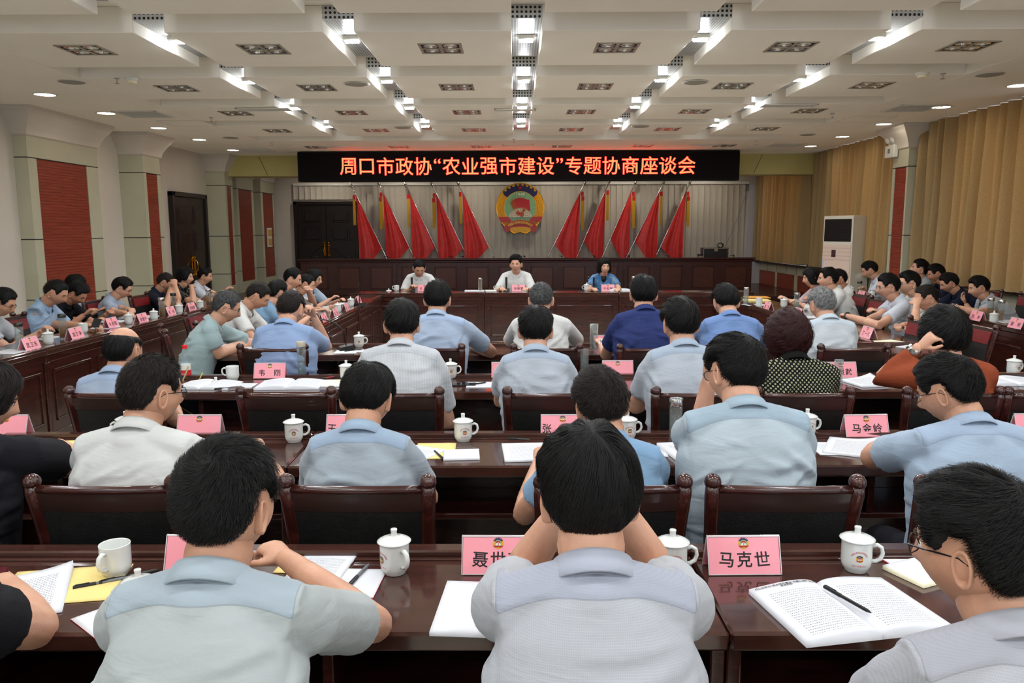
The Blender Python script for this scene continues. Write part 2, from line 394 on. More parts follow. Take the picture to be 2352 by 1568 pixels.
def bake_remesh(mb, voxel, smooth=3):
    me = mb.mesh('tmp', [M_black])
    o = bpy.data.objects.new('tmp', me); COL.objects.link(o)
    r = o.modifiers.new('r', 'REMESH'); r.mode = 'VOXEL'; r.voxel_size = voxel
    if smooth:
        q = o.modifiers.new('s', 'SMOOTH'); q.factor = .5; q.iterations = smooth
    dg = bpy.context.evaluated_depsgraph_get()
    m2 = bpy.data.meshes.new_from_object(o.evaluated_get(dg))
    n = len(m2.vertices); v = np.empty(n*3, np.float32); m2.vertices.foreach_get('co', v)
    L = np.empty(len(m2.loops), np.int32); m2.loops.foreach_get('vertex_index', L)
    ns = np.empty(n*3, np.float32); m2.vertex_normals.foreach_get('vector', ns)
    faces = L.reshape(-1, 4) if len(m2.loops) == 4*len(m2.polygons) else [tuple(p.vertices) for p in m2.polygons]
    bpy.data.objects.remove(o); bpy.data.meshes.remove(me); bpy.data.meshes.remove(m2)
    return v.reshape(-1, 3).astype(float), faces, ns.reshape(-1, 3).astype(float)
# ------------------------------------------------------------------ room shell
def sbox(name, x0, x1, y0, y1, z0, z1, m, parent=None):
    o = MB().box(x0, x1, y0, y1, z0, z1).obj(name, m, parent)
    return o if parent is not None else struct(o)
# floor with tile pieces where it can be seen
flo = sbox('floor', XL-.2, XR+.2, YF-.2, YB+.2, -.2, -.006, M_line)
tile_me = MB().bbox(-.397, .397, -.397, .397, -.012, 0, .003).mesh('floor_tile', M_floor, 'auto')
for i in range(16):
    for j in range(13):
        x = -6.1+i*.8; y = 1.0+j*.8
        if y < 16.5 and (i < 5 or i > 11 or j > 10): link('floor_tile', tile_me, flo, (x, y, 0))
fb = MB()
for i in range(16):
    for j in range(-6, 28):
        x = -6.1+i*.8; y = 1.0+j*.8
        if j < 0 or j >= 13 or not (y < 16.5 and (i < 5 or i > 11 or j > 10)): fb.bbox(x-.397, x+.397, y-.397, y+.397, -.012, 0, .003)
stuff(fb.obj('floor_tile', M_floor, flo))
sbox('wall_left', XL-.25, XL, YF-.2, YB+.2, 0, 3.6, M_wall)
sbox('wall_back', XL-.2, XR+.2, YB, YB+.2, 0, 3.6, M_wall)
wf = MB()
for a, b, c, d in ((XL-.2, XR+.2, 0, .9), (XL-.2, XR+.2, 3.0, 3.6), (XL-.2, -5.2, .9, 3.0), (-1.2, 1.2, .9, 3.0), (5.2, XR+.2, .9, 3.0)): wf.box(a, b, YF-.2, YF, c, d)
struct(wf.obj('wall_front', M_wall))
for k, (a, b) in enumerate(((-5.2, -1.2), (1.2, 5.2))):  # two windows added in the unseen rear wall to light the foreground
    w = MB(); w.box(a, b, YF-.12, YF-.06, .9, .95).box(a, b, YF-.12, YF-.06, 2.95, 3.0)
    for q in range(5): x = a+(b-a-.05)*q/4; w.box(x, x+.05, YF-.12, YF-.06, .9, 3.0)
    o = struct(w.obj('window_%d' % (k+6), M_white))
    for q in range(4): MB().box(a+(b-a)*q/4+.045, a+(b-a)*(q+1)/4, YF-.095, YF-.09, .95, 2.95).obj('pane', M_lens, o)
    pl = bpy.data.lights.new('portal', 'AREA'); pl.shape = 'RECTANGLE'; pl.size = b-a; pl.size_y = 2.1; pl.cycles.is_portal = True
    link('window_portal', pl, None, ((a+b)/2, YF-.25, 1.95), (PI/2, 0, 0))
# right wall: piers, sill wall and lintel round three window openings
wr = MB()
wr.box(XR, XR+.25, YF-.2, YB+.2, 0, .9); wr.box(XR, XR+.25, YF-.2, YB+.2, 3.1, 3.6)
wins = [(-1.6, 1.6), (3.0, 6.6), (8.2, 11.6), (13.4, 15.9), (17.6, 20.2)]
ys = [YF-.2]+[v for w in wins for v in w]+[YB+.2]
for a, b in zip(ys[::2], ys[1::2]): wr.box(XR, XR+.25, a, b, .9, 3.1)
struct(wr.obj('wall_right', M_wall))
for k, (a, b) in enumerate(wins):
    w = MB(); t = .05
    w.box(XR+.1, XR+.16, a, b, .9, .9+t).box(XR+.1, XR+.16, a, b, 3.1-t, 3.1)
    n = 3
    for q in range(n+1):
        y = a+(b-a-t)*q/n; w.box(XR+.1, XR+.16, y, y+t, .9, 3.1)
    o = struct(w.obj('window_%d' % (k+1), M_white))
    for q in range(n): MB().box(XR+.125, XR+.13, a+(b-a)*q/n+t*.9, a+(b-a)*(q+1)/n, .9+t, 3.1-t).obj('pane', M_lens, o)
# window sill shelf and wainscot on the right wall
sill = struct(MB().bbox(6.28, XR, 2.0, YB-.05, .87, .905, .006).obj('trim_1', M_wooddark))
wn = sbox('trim_2', 6.44, XR, 2.0, YB, 0, .87, M_green)
for a, b in ((16.9, 17.9), (18.15, 19.3), (19.5, 20.7), (12.95, 14.2), (14.5, 16.3), (8.2, 10.0), (10.2, 12.1), (6.2, 8.0), (4.2, 6.0)):
    MB().bbox(6.425, 6.445, a, b, .30, .66, .006).obj('red_panel', M_redslat, wn)
lb = MB()
for y in (12.93, 14.35, 16.4, 17.5, 18.03, 18.7, 19.4, 20.1): lb.box(6.436, 6.4405, y-.004, y+.004, .02, .3).box(6.436, 6.4405, y-.004, y+.004, .66, .87)
stuff(lb.obj('joint_line', M_line, wn))

# pilasters
PIL = []
def pilaster(side, y0, y1, xf_, r0=None, r1=None, topred=2.66, bottomred=.55, label=''):
    """side -1 left / +1 right; xf_ = |x| of the front face; red slatted panel between y r0..r1"""
    s = side; xw = XL if s < 0 else XR
    X = lambda v: s*v
    def bx(mb, a, b, y0, y1, z0, z1, mi=0): mb.box(min(X(a), X(b)), max(X(a), X(b)), y0, y1, z0, z1, mi)
    wx = 6.5
    root = struct(link('trim_%d' % (3+len(PIL)), None)); PIL.append(root); root['label'] = label
    m = MB()
    r0 = r0 if r0 is not None else y0+.13; r1 = r1 if r1 is not None else y1-.13
    bx(m, wx, xf_+.02, y0, y1, 0, 2.93)
    for a, b in ((y0, r0), (r1, y1)): 
        bx(m, xf_+.02, xf_, a, b, 0, topred)
    bx(m, xf_+.02, xf_, y0, y1, topred, 2.93); bx(m, xf_+.02, xf_, r0, r1, 0, bottomred)
    m.obj('pilaster_body', M_green, root)
    ln = MB(); e = .0025
    for z in (topred, 1.60, .8):
        if z == topred or True:
            bx(ln, wx, xf_-e, y0-e, r0 if z < topred else y1+e, z-.006, z+.006)
            if z < topred: bx(ln, wx, xf_-e, r1, y1+e, z-.006, z+.006)
    stuff(ln.obj('joint_line', M_line, root))
    # slats: real strips joined into one part (a few pixels each)
    sl = MB(); z = bottomred+.004; k = 0
    while z < topred-.01:
        z1 = min(z+.037, topred-.004); o_ = .004 if k % 2 else .002
        bx(sl, xf_+.02, xf_+.010-o_, r0+.003, r1-.003, z, z1); z += .041; k += 1
    bx(sl, xf_+.022, xf_+.015, r0, r1, bottomred, topred)
    stuff(sl.obj('slat_panel', M_redslat, root))
    # flaring cornice
    c = MB(); prof = [(0, 2.93), (.03, 2.95), (.035, 2.99), (.05, 3.03), (.10, 3.12), (.16, 3.19), (.17, 3.22), (.20, 3.24), (.20, 3.30)]
    xs = [(y0, y1)]
    rings = []
    for o_, z in prof:
        rings.append([(X(wx), y0-o_, z), (X(xf_-o_), y0-o_, z), (X(xf_-o_), y1+o_, z), (X(wx), y1+o_, z)])
    P = np.array(rings)
    fl = []
    n = len(prof)
    for i in range(n-1):
        for j in range(3): fl.append((i*4+j, i*4+j+1, (i+1)*4+j+1, (i+1)*4+j))
    c.add(P.reshape(-1, 3), fl); c.obj('cornice', M_wall, root)
    return root
pilaster(-1, 10.37, 12.1, 6.32, 10.56, 11.78, label='broad sage pilaster with the widest red slatted panel, nearest on the left wall')
pilaster(-1, 13.1, 13.72, 6.1, 13.2, 13.6, label='deep sage pilaster with a narrow red panel before the black door')
pilaster(-1, 16.75, 17.2, 6.1, 16.85, 17.1, label='deep sage pilaster just past the black door, under the yellow beam')
pilaster(-1, 18.0, 19.15, 6.3, 18.12, 19.0, label='sage pilaster with red panel beyond the yellow beam')
pilaster(-1, 19.7, 20.75, 6.3, 19.85, 20.65, label='farthest left pilaster, with two wall switch boxes on it')
pilaster(1, 12.4, 12.9, 6.08, 12.45, 12.82, label='deep sage pilaster with red panel between the right curtains')
pilaster(-1, 5.0, 5.6, 6.1, label='sage pilaster on the left wall, outside the picture')
# switch boxes on the last pilaster
sw = thing('switch_box', 'pale wall box with two amber windows on the farthest left pilaster', 'switch', (-6.3, 20.2, 0))
p = onx(624, 545, -6.3)
z0 = p.z
MB().bbox(0, .03, -.17, .17, z0-.24, z0+.24, .004).obj('plate', M_white, sw)
for dz in (-.115, .115): MB().bbox(.025, .038, -.13, .13, z0+dz-.085, z0+dz+.085, .004).obj('amber_window', mat('amber', (196, 150, 60), .4), sw)

# ceiling: recessed upper slab, dropped panels, side soffits
BX0, BX1 = -4.57, 4.72
ce = sbox('ceiling', XL-.2, XR+.2, YF-.2, YB+.2, 3.50, 3.6, M_ceil)
STRIPS = [-2.97, -1.43, .10, 1.63, 3.17]; GW = .125
sof = MB()
sof.box(XL-.1, BX0, YF, YB, CEIL, 3.5); sof.box(BX1, XR+.1, YF, YB, CEIL, 3.5); sof.box(BX0, BX1, 14.28, YB, CEIL, 3.5)
sof.obj('side_soffit', M_ceil, ce)
rows = [(6.64+1.886*(k), 6.64+1.886*k+1.345) for k in range(-5, 4)]
cols = []
xs = [BX0+.0]+[v for s_ in STRIPS for v in (s_-GW, s_+GW)]+[BX1]
cols = list(zip(xs[::2], xs[1::2]))
for (y0, y1) in rows:
    for ci, (x0, x1) in enumerate(cols):
        MB().bbox(x0, x1, y0, y1, CEIL+.004, 3.5, .005).obj('ceiling_panel', M_ceil, ce)
    for sx in STRIPS:
        MB().box(sx-GW, sx+GW, y0+.01, y1, CEIL+.10, CEIL+.106).obj('perforated_strip', M_perf, ce)
        MB().box(sx-GW, sx+GW, y0, y0+.01, CEIL+.10, 3.5).obj('perforated_riser', M_perfv, ce)
        MB().box(sx-GW, sx+GW, y1, y1+.01, CEIL+.10, 3.5).obj('perforated_riser', M_perfv, ce)
# track spotlights
sp_l = bpy.data.lights.new('spot_bulb', 'POINT'); sp_l.energy = LAMP_W; sp_l.color = (.93, .97, 1); sp_l.shadow_soft_size = .045
ar_l = bpy.data.lights.new('spot_beam', 'AREA'); ar_l.shape = 'RECTANGLE'; ar_l.size = .12; ar_l.size_y = .07; ar_l.energy = LAMP_A; ar_l.color = (.93, .97, 1)
hous = MB().bbox(-.075, .075, -.045, .045, .03, .075, .008).mesh('housing', M_slv, 'auto')
tub = MB(); tub.tube([(-.06, 0, .025), (.06, 0, .025)], .016, 10)
bulbm = tub.mesh('bulb', mat('bulb', (255, 255, 255), .3, emit=(240, 248, 255), es=60), True)
ordn = ['first', 'second', 'third', 'fourth', 'fifth', 'sixth', 'seventh', 'eighth', 'ninth']
for ri, (y0, y1) in enumerate(rows):
    for si, sx in enumerate(STRIPS):
        y = (y0+y1)/2-.12
        far = len(rows)-ri
        t = thing('ceiling_spotlight', 'lit spotlight in the %s ceiling channel from the left, %s lamp from the sign' % (ordn[si], ordn[far-1]), 'spotlight', (sx, y, CEIL+.03), 0, 'spotlights in the ceiling channels')
        link('housing', hous, t); link('bulb', bulbm, t)
        link('bulb_light', sp_l, t, (0, 0, -.01)); link('beam_light', ar_l, t, (0, 0, -.005))
# recessed quad fixtures
quadp = []
fr = MB(); a = .19
for sx, sy, w, h in ((0, a-.012, a, .012), (0, -a+.012, a, .012), (a-.012, 0, .012, a), (-a+.012, 0, .012, a), (0, 0, .016, a-.02), (0, 0, a-.02, .016)):
    fr.bbox(sx-w, sx+w, sy-h, sy+h, -.008, .004, .002)
fr_me = fr.mesh('frame', M_slv, 'auto')
bk_me = MB().box(-a+.01, a-.01, -a+.01, a-.01, -.002, -.0005).mesh('backing', M_hole)
rf = MB(); rf.lathe([(.062, -.004), (.066, -.003), (.055, -.0025), (.03, -.0022), (.0, -.002)], 20); rf.lathe([(.0, -.016), (.02, -.014), (.024, -.004)], 12)
rf_me = rf.mesh('reflector', M_lampglass, True)
qx = [-3.80, -2.22, -.65, .90, 2.44, 4.0]
for ri, (y0, y1) in enumerate(rows+[(14.4, 15.6)]):
    if y1 < 3: continue
    y = (y0+y1)/2-.08
    if ri == len(rows): y = 15.35
    for ci, x in enumerate(qx):
        far = len(rows)+1-ri
        t = thing('ceiling_fixture', 'recessed square four-lamp fixture, %s from the left in the %s row back from the sign' % (ordn[ci], ordn[far-1]), 'ceiling light', (x, y, CEIL+(.0035 if ri < len(rows) else -.001)), 0, 'square four-lamp ceiling fixtures')
        link('frame', fr_me, t); link('backing', bk_me, t)
        for dx in (-.085, .085):
            for dy in (-.085, .085): link('reflector', rf_me, t, (dx, dy, 0))
# round downlights on both side soffits
ring = MB(); ring.lathe([(.135, 0), (.135, -.006), (.115, -.012), (.108, -.004), (.108, 0)], 28); ring_me = ring.mesh('ring', M_white, True)
lensm = MB().lathe([(.0, -.004), (.108, -.0035), (.108, -.002)], 28).mesh('lens', mat('downlight_lens', (255, 255, 255), .5, emit=(255, 244, 224), es=DOWN_E), True)
for sd, px in ((-1, [(103, 216), (244, 259), (364, 293), (458, 320), (535, 344)]), (1, [(2340, 195), (2162, 245), (2030, 284), (1935, 313), (1862, 335)])):
    pts = [onz(a_, b_, CEIL) for a_, b_ in px]
    dy = (pts[-1].y-pts[0].y)/4
    pts = [Vector((pts[0].x, pts[0].y-dy*k, CEIL)) for k in (5, 4, 3, 2, 1)]+pts
    for k, p in enumerate(pts):
        n_ = len(pts)-k
        t = thing('downlight', 'lit round downlight in the %s ceiling border, %s back from the beam' % ('left' if sd < 0 else 'right', (ordn+['tenth'])[n_-1]), 'downlight', p, 0, 'round downlights along the ceiling borders')
        link('ring', ring_me, t); link('lens', lensm, t)
lens2 = MB().lathe([(.0, -.004), (.108, -.0035), (.108, -.002)], 28).mesh('lens', mat('stage_lens', (255, 255, 255), .5, emit=(255, 246, 230), es=85), True)
for k, x in enumerate((-4.8, -2.9, -1.0, 1.0, 2.9, 4.8)):
    t = thing('downlight', 'round downlight over the stage behind the beam, %s from the left' % ordn[k], 'downlight', (x, 19.9, CEIL), 0, 'downlights over the stage')
    link('ring', ring_me, t); link('lens', lens2, t)
# speakers, detectors, sprinklers, vents
spk = MB().lathe([(.0, -.012), (.10, -.012), (.115, -.008), (.13, -.005), (.13, 0)], 28).mesh('grille', mat('speaker_cloth', (150, 146, 136), .8), True)
spr = MB().lathe([(.13, -.004), (.14, -.004), (.142, 0)], 28).mesh('rim', M_white, True)
for px, py, w in ((165, 188, 'near the left wall'), (820, 193, 'over the third column of fixtures'), (1597, 189, 'right of the middle channel'), (2273, 171, 'near the right wall'), (926, 293, 'left of the middle close to the sign'), (1471, 290, 'right of the middle close to the sign'), (530, 316, 'far left border'), (1855, 309, 'far right border')):
    t = thing('ceiling_speaker', 'round ceiling speaker '+w, 'speaker', onz(px, py, CEIL-.002), 0, 'round ceiling speakers')
    link('grille', spk, t); link('rim', spr, t)
for px, py, w in ((303, 184, 'left'), (2119, 171, 'right')):
    t = thing('smoke_detector', 'round white smoke detector on the ceiling at the '+w, 'smoke detector', onz(px, py-4, CEIL))
    MB().lathe([(.07, 0), (.07, -.02), (.06, -.028)], 20).obj('base', M_white, t); MB().lathe([(.05, -.028), (.045, -.05), (.02, -.056)], 16).obj('sensor', M_cream, t)
for k, (px, py) in enumerate(((268, 186), (485, 276), (624, 333), (2166, 175), (1912, 267), (1737, 330), (1180, 326))):
    t = thing('sprinkler', 'small chrome sprinkler head, %s of those hanging from the ceiling from the left' % ordn[[0, 1, 2, 6, 5, 4, 3][k]], 'sprinkler', onz(px, py-6, CEIL), 0, 'ceiling sprinklers')
    MB().tube([(0, 0, 0), (0, 0, -.05)], .008, 8).lathe([(.022, -.05), (.024, -.054), (.0, -.056)], 12).lathe([(.03, 0), (.03, -.004)], 12).obj('sprinkler_body', M_steel, t)
def vent(px, py, sx, sy, n, label, Z=CEIL, dark=False):
    t = thing('ceiling_vent', label, 'vent', onz(px, py, Z-.001), 0, 'ceiling vents')
    m = MB()
    for a_, b_, c_, d_ in ((-sx, sx, sy-.03, sy), (-sx, sx, -sy, -sy+.03), (-sx, -sx+.03, -sy, sy), (sx-.03, sx, -sy, sy)): m.bbox(a_, b_, c_, d_, -.01, 0, .003)
    m.obj('frame', M_white, t); MB().box(-sx+.02, sx-.02, -sy+.02, sy-.02, -.001, -.0005).obj('backing', M_hole if dark else M_grey, t)
    for k in range(n):
        y = -sy+.04+(2*sy-.08)*(k+.5)/n
        MB().box(-sx+.03, sx-.03, y-.008, y+.008, -.007, -.002, M=Matrix.Identity(4)).obj('slat', M_white, t)
vent(330, 262, .3, .3, 9, 'square white return vent in the left border by the downlights')
vent(2098, 248, .3, .3, 9, 'square white return vent in the right border by the downlights')
vent(607, 251, .35, .12, 5, 'narrow supply vent on the left ceiling panels')
vent(1812, 242, .35, .12, 5, 'narrow supply vent on the right ceiling panels')
vent(590, 345, .3, .3, 8, 'square vent at the far end of the left border'); vent(1805, 333, .3, .3, 8, 'square vent at the far end of the right border')
vent(775, 336, .3, .1, 5, 'flat vent above the left end of the sign'); vent(1190, 333, .3, .1, 5, 'flat vent above the middle of the sign'); vent(1620, 332, .3, .1, 5, 'flat vent above the right part of the sign')
vent(1183, 252, .28, .08, 4, 'narrow vent across the middle ceiling channel', dark=True)
for px, py, n_ in ((430, 283, 'left'), (1990, 273, 'right')):
    t = thing('access_panel', 'flat ceiling access panel in the %s border' % n_, 'panel', onz(px, py, CEIL-.001))
    MB().box(-.33, .33, -.3, .3, -.003, 0).obj('hatch', M_ceil, t)
    g = MB()
    for a_, b_, c_, d_ in ((-.33, .33, .295, .3), (-.33, .33, -.3, -.295), (-.33, -.325, -.3, .3), (.325, .33, -.3, .3)): g.box(a_, b_, c_, d_, -.0036, -.003)
    g.obj('seam', M_grey, t)
# yellow-green beam across the room
bm_ = sbox('trim_11', XL, XR, 17.0, 17.5, 2.86, CEIL, M_beam)
g = MB()
for x in (-5.35, 5.15): g.box(x-.004, x+.004, 16.994, 17.0, 2.86, CEIL, M=Matrix.Translation((x, 0, 3.07)) @ Matrix.Rotation(.42*(-1 if x < 0 else 1), 4, 'Y') @ Matrix.Translation((-x, 0, -3.07)))
stuff(g.obj('joint_line', M_line, bm_))
# stage
st = struct(MB().bbox(XL, XR-.05, 16.65, YB, .0, .3, .01).obj('trim_12', M_bench))
MB().box(XL, XR-.05, 16.63, 16.66, .255, .3).obj('stage_nosing', M_wooddark, st)
# skirting
for nm, x0, x1 in (('baseboard_left', XL, XL+.015),):
    sbox(nm, x0, x1, YF, 16.6, 0, .12, M_wooddark)

# doors ------------------------------------------------------------
def arc_panel(mb, cx, z0, w, h, flip, dep=.012):
    pts = []
    n = 12
    for k in range(n+1):
        t = k/n; th = PI/2*t
        pts.append((cx+flip*w*(1-math.sin(th)*.98), z0+h*(.15+.85*(1-math.cos(th))) if False else z0+h*(.1+.9*math.sin(th))))
    return pts
def door(name, W, H, label, M, gold):
    root = link(name, None); root['kind'] = 'structure'; root['label'] = label; root.matrix_world = M
    fr = MB(); fr.bbox(-W/2-.09, -W/2, -.02, .09, 0, H+.09, .01).bbox(W/2, W/2+.09, -.02, .09, 0, H+.09, .01).bbox(-W/2-.09, W/2+.09, -.02, .09, H, H+.09, .01)
    fr.obj('door_frame', M_doorw, root)
    for s in (-1, 1):
        x0, x1 = (-W/2, -.004) if s < 0 else (.004, W/2)
        leaf = MB().bbox(x0, x1, .02, .06, 0, H, .004).obj('door_leaf', M_doorw, root)
        w = x1-x0; m = MB()
        for z0, z1 in ((H*.78, H*.93), (H*.55, H*.73)):
            m.bbox(x0+w*.17, x1-w*.17, .008, .03, z0, z1, .008); m.bbox(x0+w*.25, x1-w*.25, -.004, .02, z0+.04, z1-.04, .012)
        m.obj('raised_panel', M_doorw, leaf)
        pts = []
        inx = -.05 if s < 0 else .05; out = x0+w*.17 if s < 0 else x1-w*.17
        for k in range(11):
            th = PI/2*k/10; pts.append((out+(inx-out)*(1-math.cos(th)) if False else out+(inx-out)*math.sin(th)**1.0 if False else out+(inx-out)*(k/10), H*.12+H*.36*math.cos(PI/2*(1-k/10))**.6))
        ring_ = MB().tube([(a_, .015, b_) for a_, b_ in pts], .012, 6); ring_.box(min(inx, out), max(inx, out), .005, .02, H*.06, H*.09)
        ring_.obj('arched_moulding', M_doorw, leaf)
        hx = -.055 if s < 0 else .055
        h = MB(); h.bbox(hx-.028, hx+.028, .0, .02, H*.36, H*.36+.34, .008)
        h.tube([(hx, .0, H*.38), (hx+.01*s, -.045, H*.40), (hx+.012*s, -.05, H*.43), (hx, -.045, H*.47), (hx, .0, H*.48)], .011, 8)
        h.ball((hx, 0, H*.36+.0), .028, 10, 6); h.ball((hx, 0, H*.36+.34), .028, 10, 6)
        h.obj('door_handle', gold, leaf)
    return root
door('door_1', 1.46, 2.36, 'black panelled double door with gilt handles in the left wall', Matrix.Translation((XL+.09, 15.68, 0)) @ Matrix.Rotation(PI/2, 4, 'Z'), M_brass)
door('door_2', 1.5, 2.08, 'black double door at the back left of the stage', Matrix.Translation((-4.97, YB-.1, .3)), M_brass)

# white vertical slats on the back wall
vb = thing('vertical_blind', 'white vertical slatted covering across the whole back wall behind the flags', 'blind', (0, YB-.06, .3))
slm = MB(); P = []
for z in (0, 2.6):
    P.append([(u, .02*math.cos(u/.095*1.5)-.02*(1 if False else 0), z) for u in np.linspace(-.083, .083, 6)])
slm.grid(P).box(-.083, -.08, .0, .012, 0, 2.6)
sl_me = slm.mesh('blind_slat', M_blind, 'auto')
x = -4.1; k = 0
while x < 6.0:
    link('blind_slat', sl_me, vb, (x, 0, 0), (0, 0, math.radians(9+4*math.sin(k*1.7)))); x += .152; k += 1
x = -5.72
while x < -4.15:
    o = link('blind_slat', sl_me, vb, (x, 0, 2.22), (0, 0, math.radians(9))); o.scale = (1, 1, .145); x += .152
MB().box(-5.8, 6.1, -.03, .05, 2.58, 2.64).obj('head_rail', M_white, vb)
sbox('trim_13', 6.1, 6.5, YB-.12, YB, .3, 2.9, mat('lilac_wall', (188, 184, 188), .7))

# curtains ---------------------------------------------------------
def curtain(label, y0, y1, x, z0, z1, pleat=.16, amp=.05, gather=None, name='curtain'):
    n = int((y1-y0)/pleat*10); nz = 14
    u = np.linspace(0, 1, n); P = np.zeros((nz, n, 3))
    rs = np.random.default_rng(int(abs(y0)*100))
    ph = np.cumsum(rs.uniform(.7, 1.3, n)); ph = ph/ph[-1]*(y1-y0)/pleat*2*PI
    for i in range(nz):
        t = i/(nz-1); z = z0+(z1-z0)*t
        a = amp*1.45*(.6+.4*(1-t))*(1+.35*np.sin(ph*.31+1))
        yy = y0+(y1-y0)*u+.012*np.sin(ph*.5+t*2)
        if gather: yy = yy+gather*(1-t)**1.5*(.5-u)*1.0
        P[i, :, 0] = x+a*np.sin(ph+.5*np.sin(t*3+u*9))+.12*a*np.sin(2.3*ph+1.3)*(1-t)
        P[i, :, 1] = yy; P[i, :, 2] = z+(.012*np.sin(ph*.7) if i == 0 else 0)
    m = MB().grid(P)
    o = m.obj(name, M_curt, None, True); tag(o, label, 'curtain', 'tan curtains along the right wall'); return o
curtain('nearest tan curtain on the right wall, in front of the sage pilaster', 9.25, 12.42, 6.26, .92, 3.28, .24, .07)
curtain('second nearest tan curtain at the right edge of the picture', 5.65, 9.2, 6.26, .92, 3.28, .24, .07)
curtain('tan curtain behind the tall white air conditioner', 12.95, 16.0, 6.30, .92, 3.28, .24, .07, gather=.3)
curtain('narrow tan curtain beside the yellow beam end', 16.05, 16.95, 6.34, .92, 3.28, .2)
curtain('far tan curtain beyond the yellow beam, beside the stage', 17.2, 20.75, 6.31, .93, 3.2, .2, .07)
curtain('tan curtain along the right wall outside the picture', 2.2, 5.65, 6.28, .92, 3.28, .2)

# sign ---------------------------------------------------------------
sg = thing('led_sign', 'long black LED sign with glowing red Chinese characters hung below the ceiling', 'sign', (.07, 16.1, 0))
zb, zt = 2.68, 3.275
MB().bbox(-4.45, 4.45, 0, .14, zb, zt, .02).obj('cabinet', mat('sign_case', (14, 13, 14), .6, spec=.2), sg)
MB().box(-4.41, 4.41, -.004, .002, zb+.035, zt-.035).obj('screen', mat('screen_black', (14, 8, 10), .7, spec=.15), sg)
M_led = mat('led_orange', (255, 120, 60), .5, emit=(255, 128, 80), es=1.4); M_ledr = mat('led_red', (230, 20, 20), .5, emit=(255, 14, 18), es=6)
TXT = '周口市政协“农业强市建设”专题协商座谈会'
pos = []
chars = list(TXT)
x = 0; adv = []
for c in chars:
    w = .5 if c in '“”' else 1.0; adv.append((x+w/2, w)); x += w
tot = x; pitch = 7.19/tot
for c, (xc, w) in zip(chars, adv):
    X = -3.63+xc*pitch+.01
    kx = {'“': .0, '”': .0}.get(c, 0)
    for mm, off, yy, nm in ((M_ledr, .004, -.0065, 'glowing_character'), (M_led, .0, -.009, 'glowing_character_core')):
        me = text_mesh(c, .375, mm, 0, off, name='character')
        v = np.empty(len(me.vertices)*3, np.float32); me.vertices.foreach_get('co', v); v = v.reshape(-1, 3)
        if c not in '“”': cy = .135; v[:, 0] -= (v[:, 0].min()+v[:, 0].max())/2; v[:, 1] -= (v[:, 1].min()+v[:, 1].max())/2
        else: v[:, 0] -= (v[:, 0].min()+v[:, 0].max())/2; v[:, 1] -= (v[:, 1].min()+v[:, 1].max())/2; v[:, 1] += .1
        me.vertices.foreach_set('co', v.ravel())
        if nm == 'glowing_character': par = link(nm, me, sg, (X, yy, (zb+zt)/2+.005), (PI/2, 0, 0))
        else: link(nm, me, par, (0, 0, .0025))

# emblem --------------------------------------------------------------
def circ(r, n=48, cx=0, cy=0, a0=0, a1=2*PI): return [(cx+r*math.cos(a0+(a1-a0)*k/n), cy+r*math.sin(a0+(a1-a0)*k/n)) for k in range(n+(0 if a1-a0 >= 2*PI-.01 else 1))]
def star(r, cx, cy, n=5): return [(cx+(r if k % 2 == 0 else r*.4)*math.cos(PI/2+k*PI/n), cy+(r if k % 2 == 0 else r*.4)*math.sin(PI/2+k*PI/n)) for k in range(2*n)]
def gear(r0, r1, a0, a1, rin, nt):
    pts = []
    for k in range(nt):
        s_ = a0+(a1-a0)*k/nt; w = (a1-a0)/nt
        for t, r in ((0, r0), (.22, r0), (.28, r1), (.72, r1), (.78, r0), (.999, r0)): pts.append((r*math.cos(s_+w*t), r*math.sin(s_+w*t)))
    pts += [(rin*math.cos(a), rin*math.sin(a)) for a in np.linspace(a1, a0, 24)]
    return pts
CHINA = [(-.30, .12), (-.22, .22), (-.15, .30), (-.08, .18), (.04, .16), (.12, .20), (.20, .30), (.16, .40), (.24, .42), (.33, .34), (.38, .34), (.34, .24), (.26, .20), (.20, .12), (.24, .04), (.26, -.04), (.24, -.14), (.14, -.24), (.04, -.22), (-.02, -.14), (-.12, -.12), (-.24, -.04), (-.32, .04)]
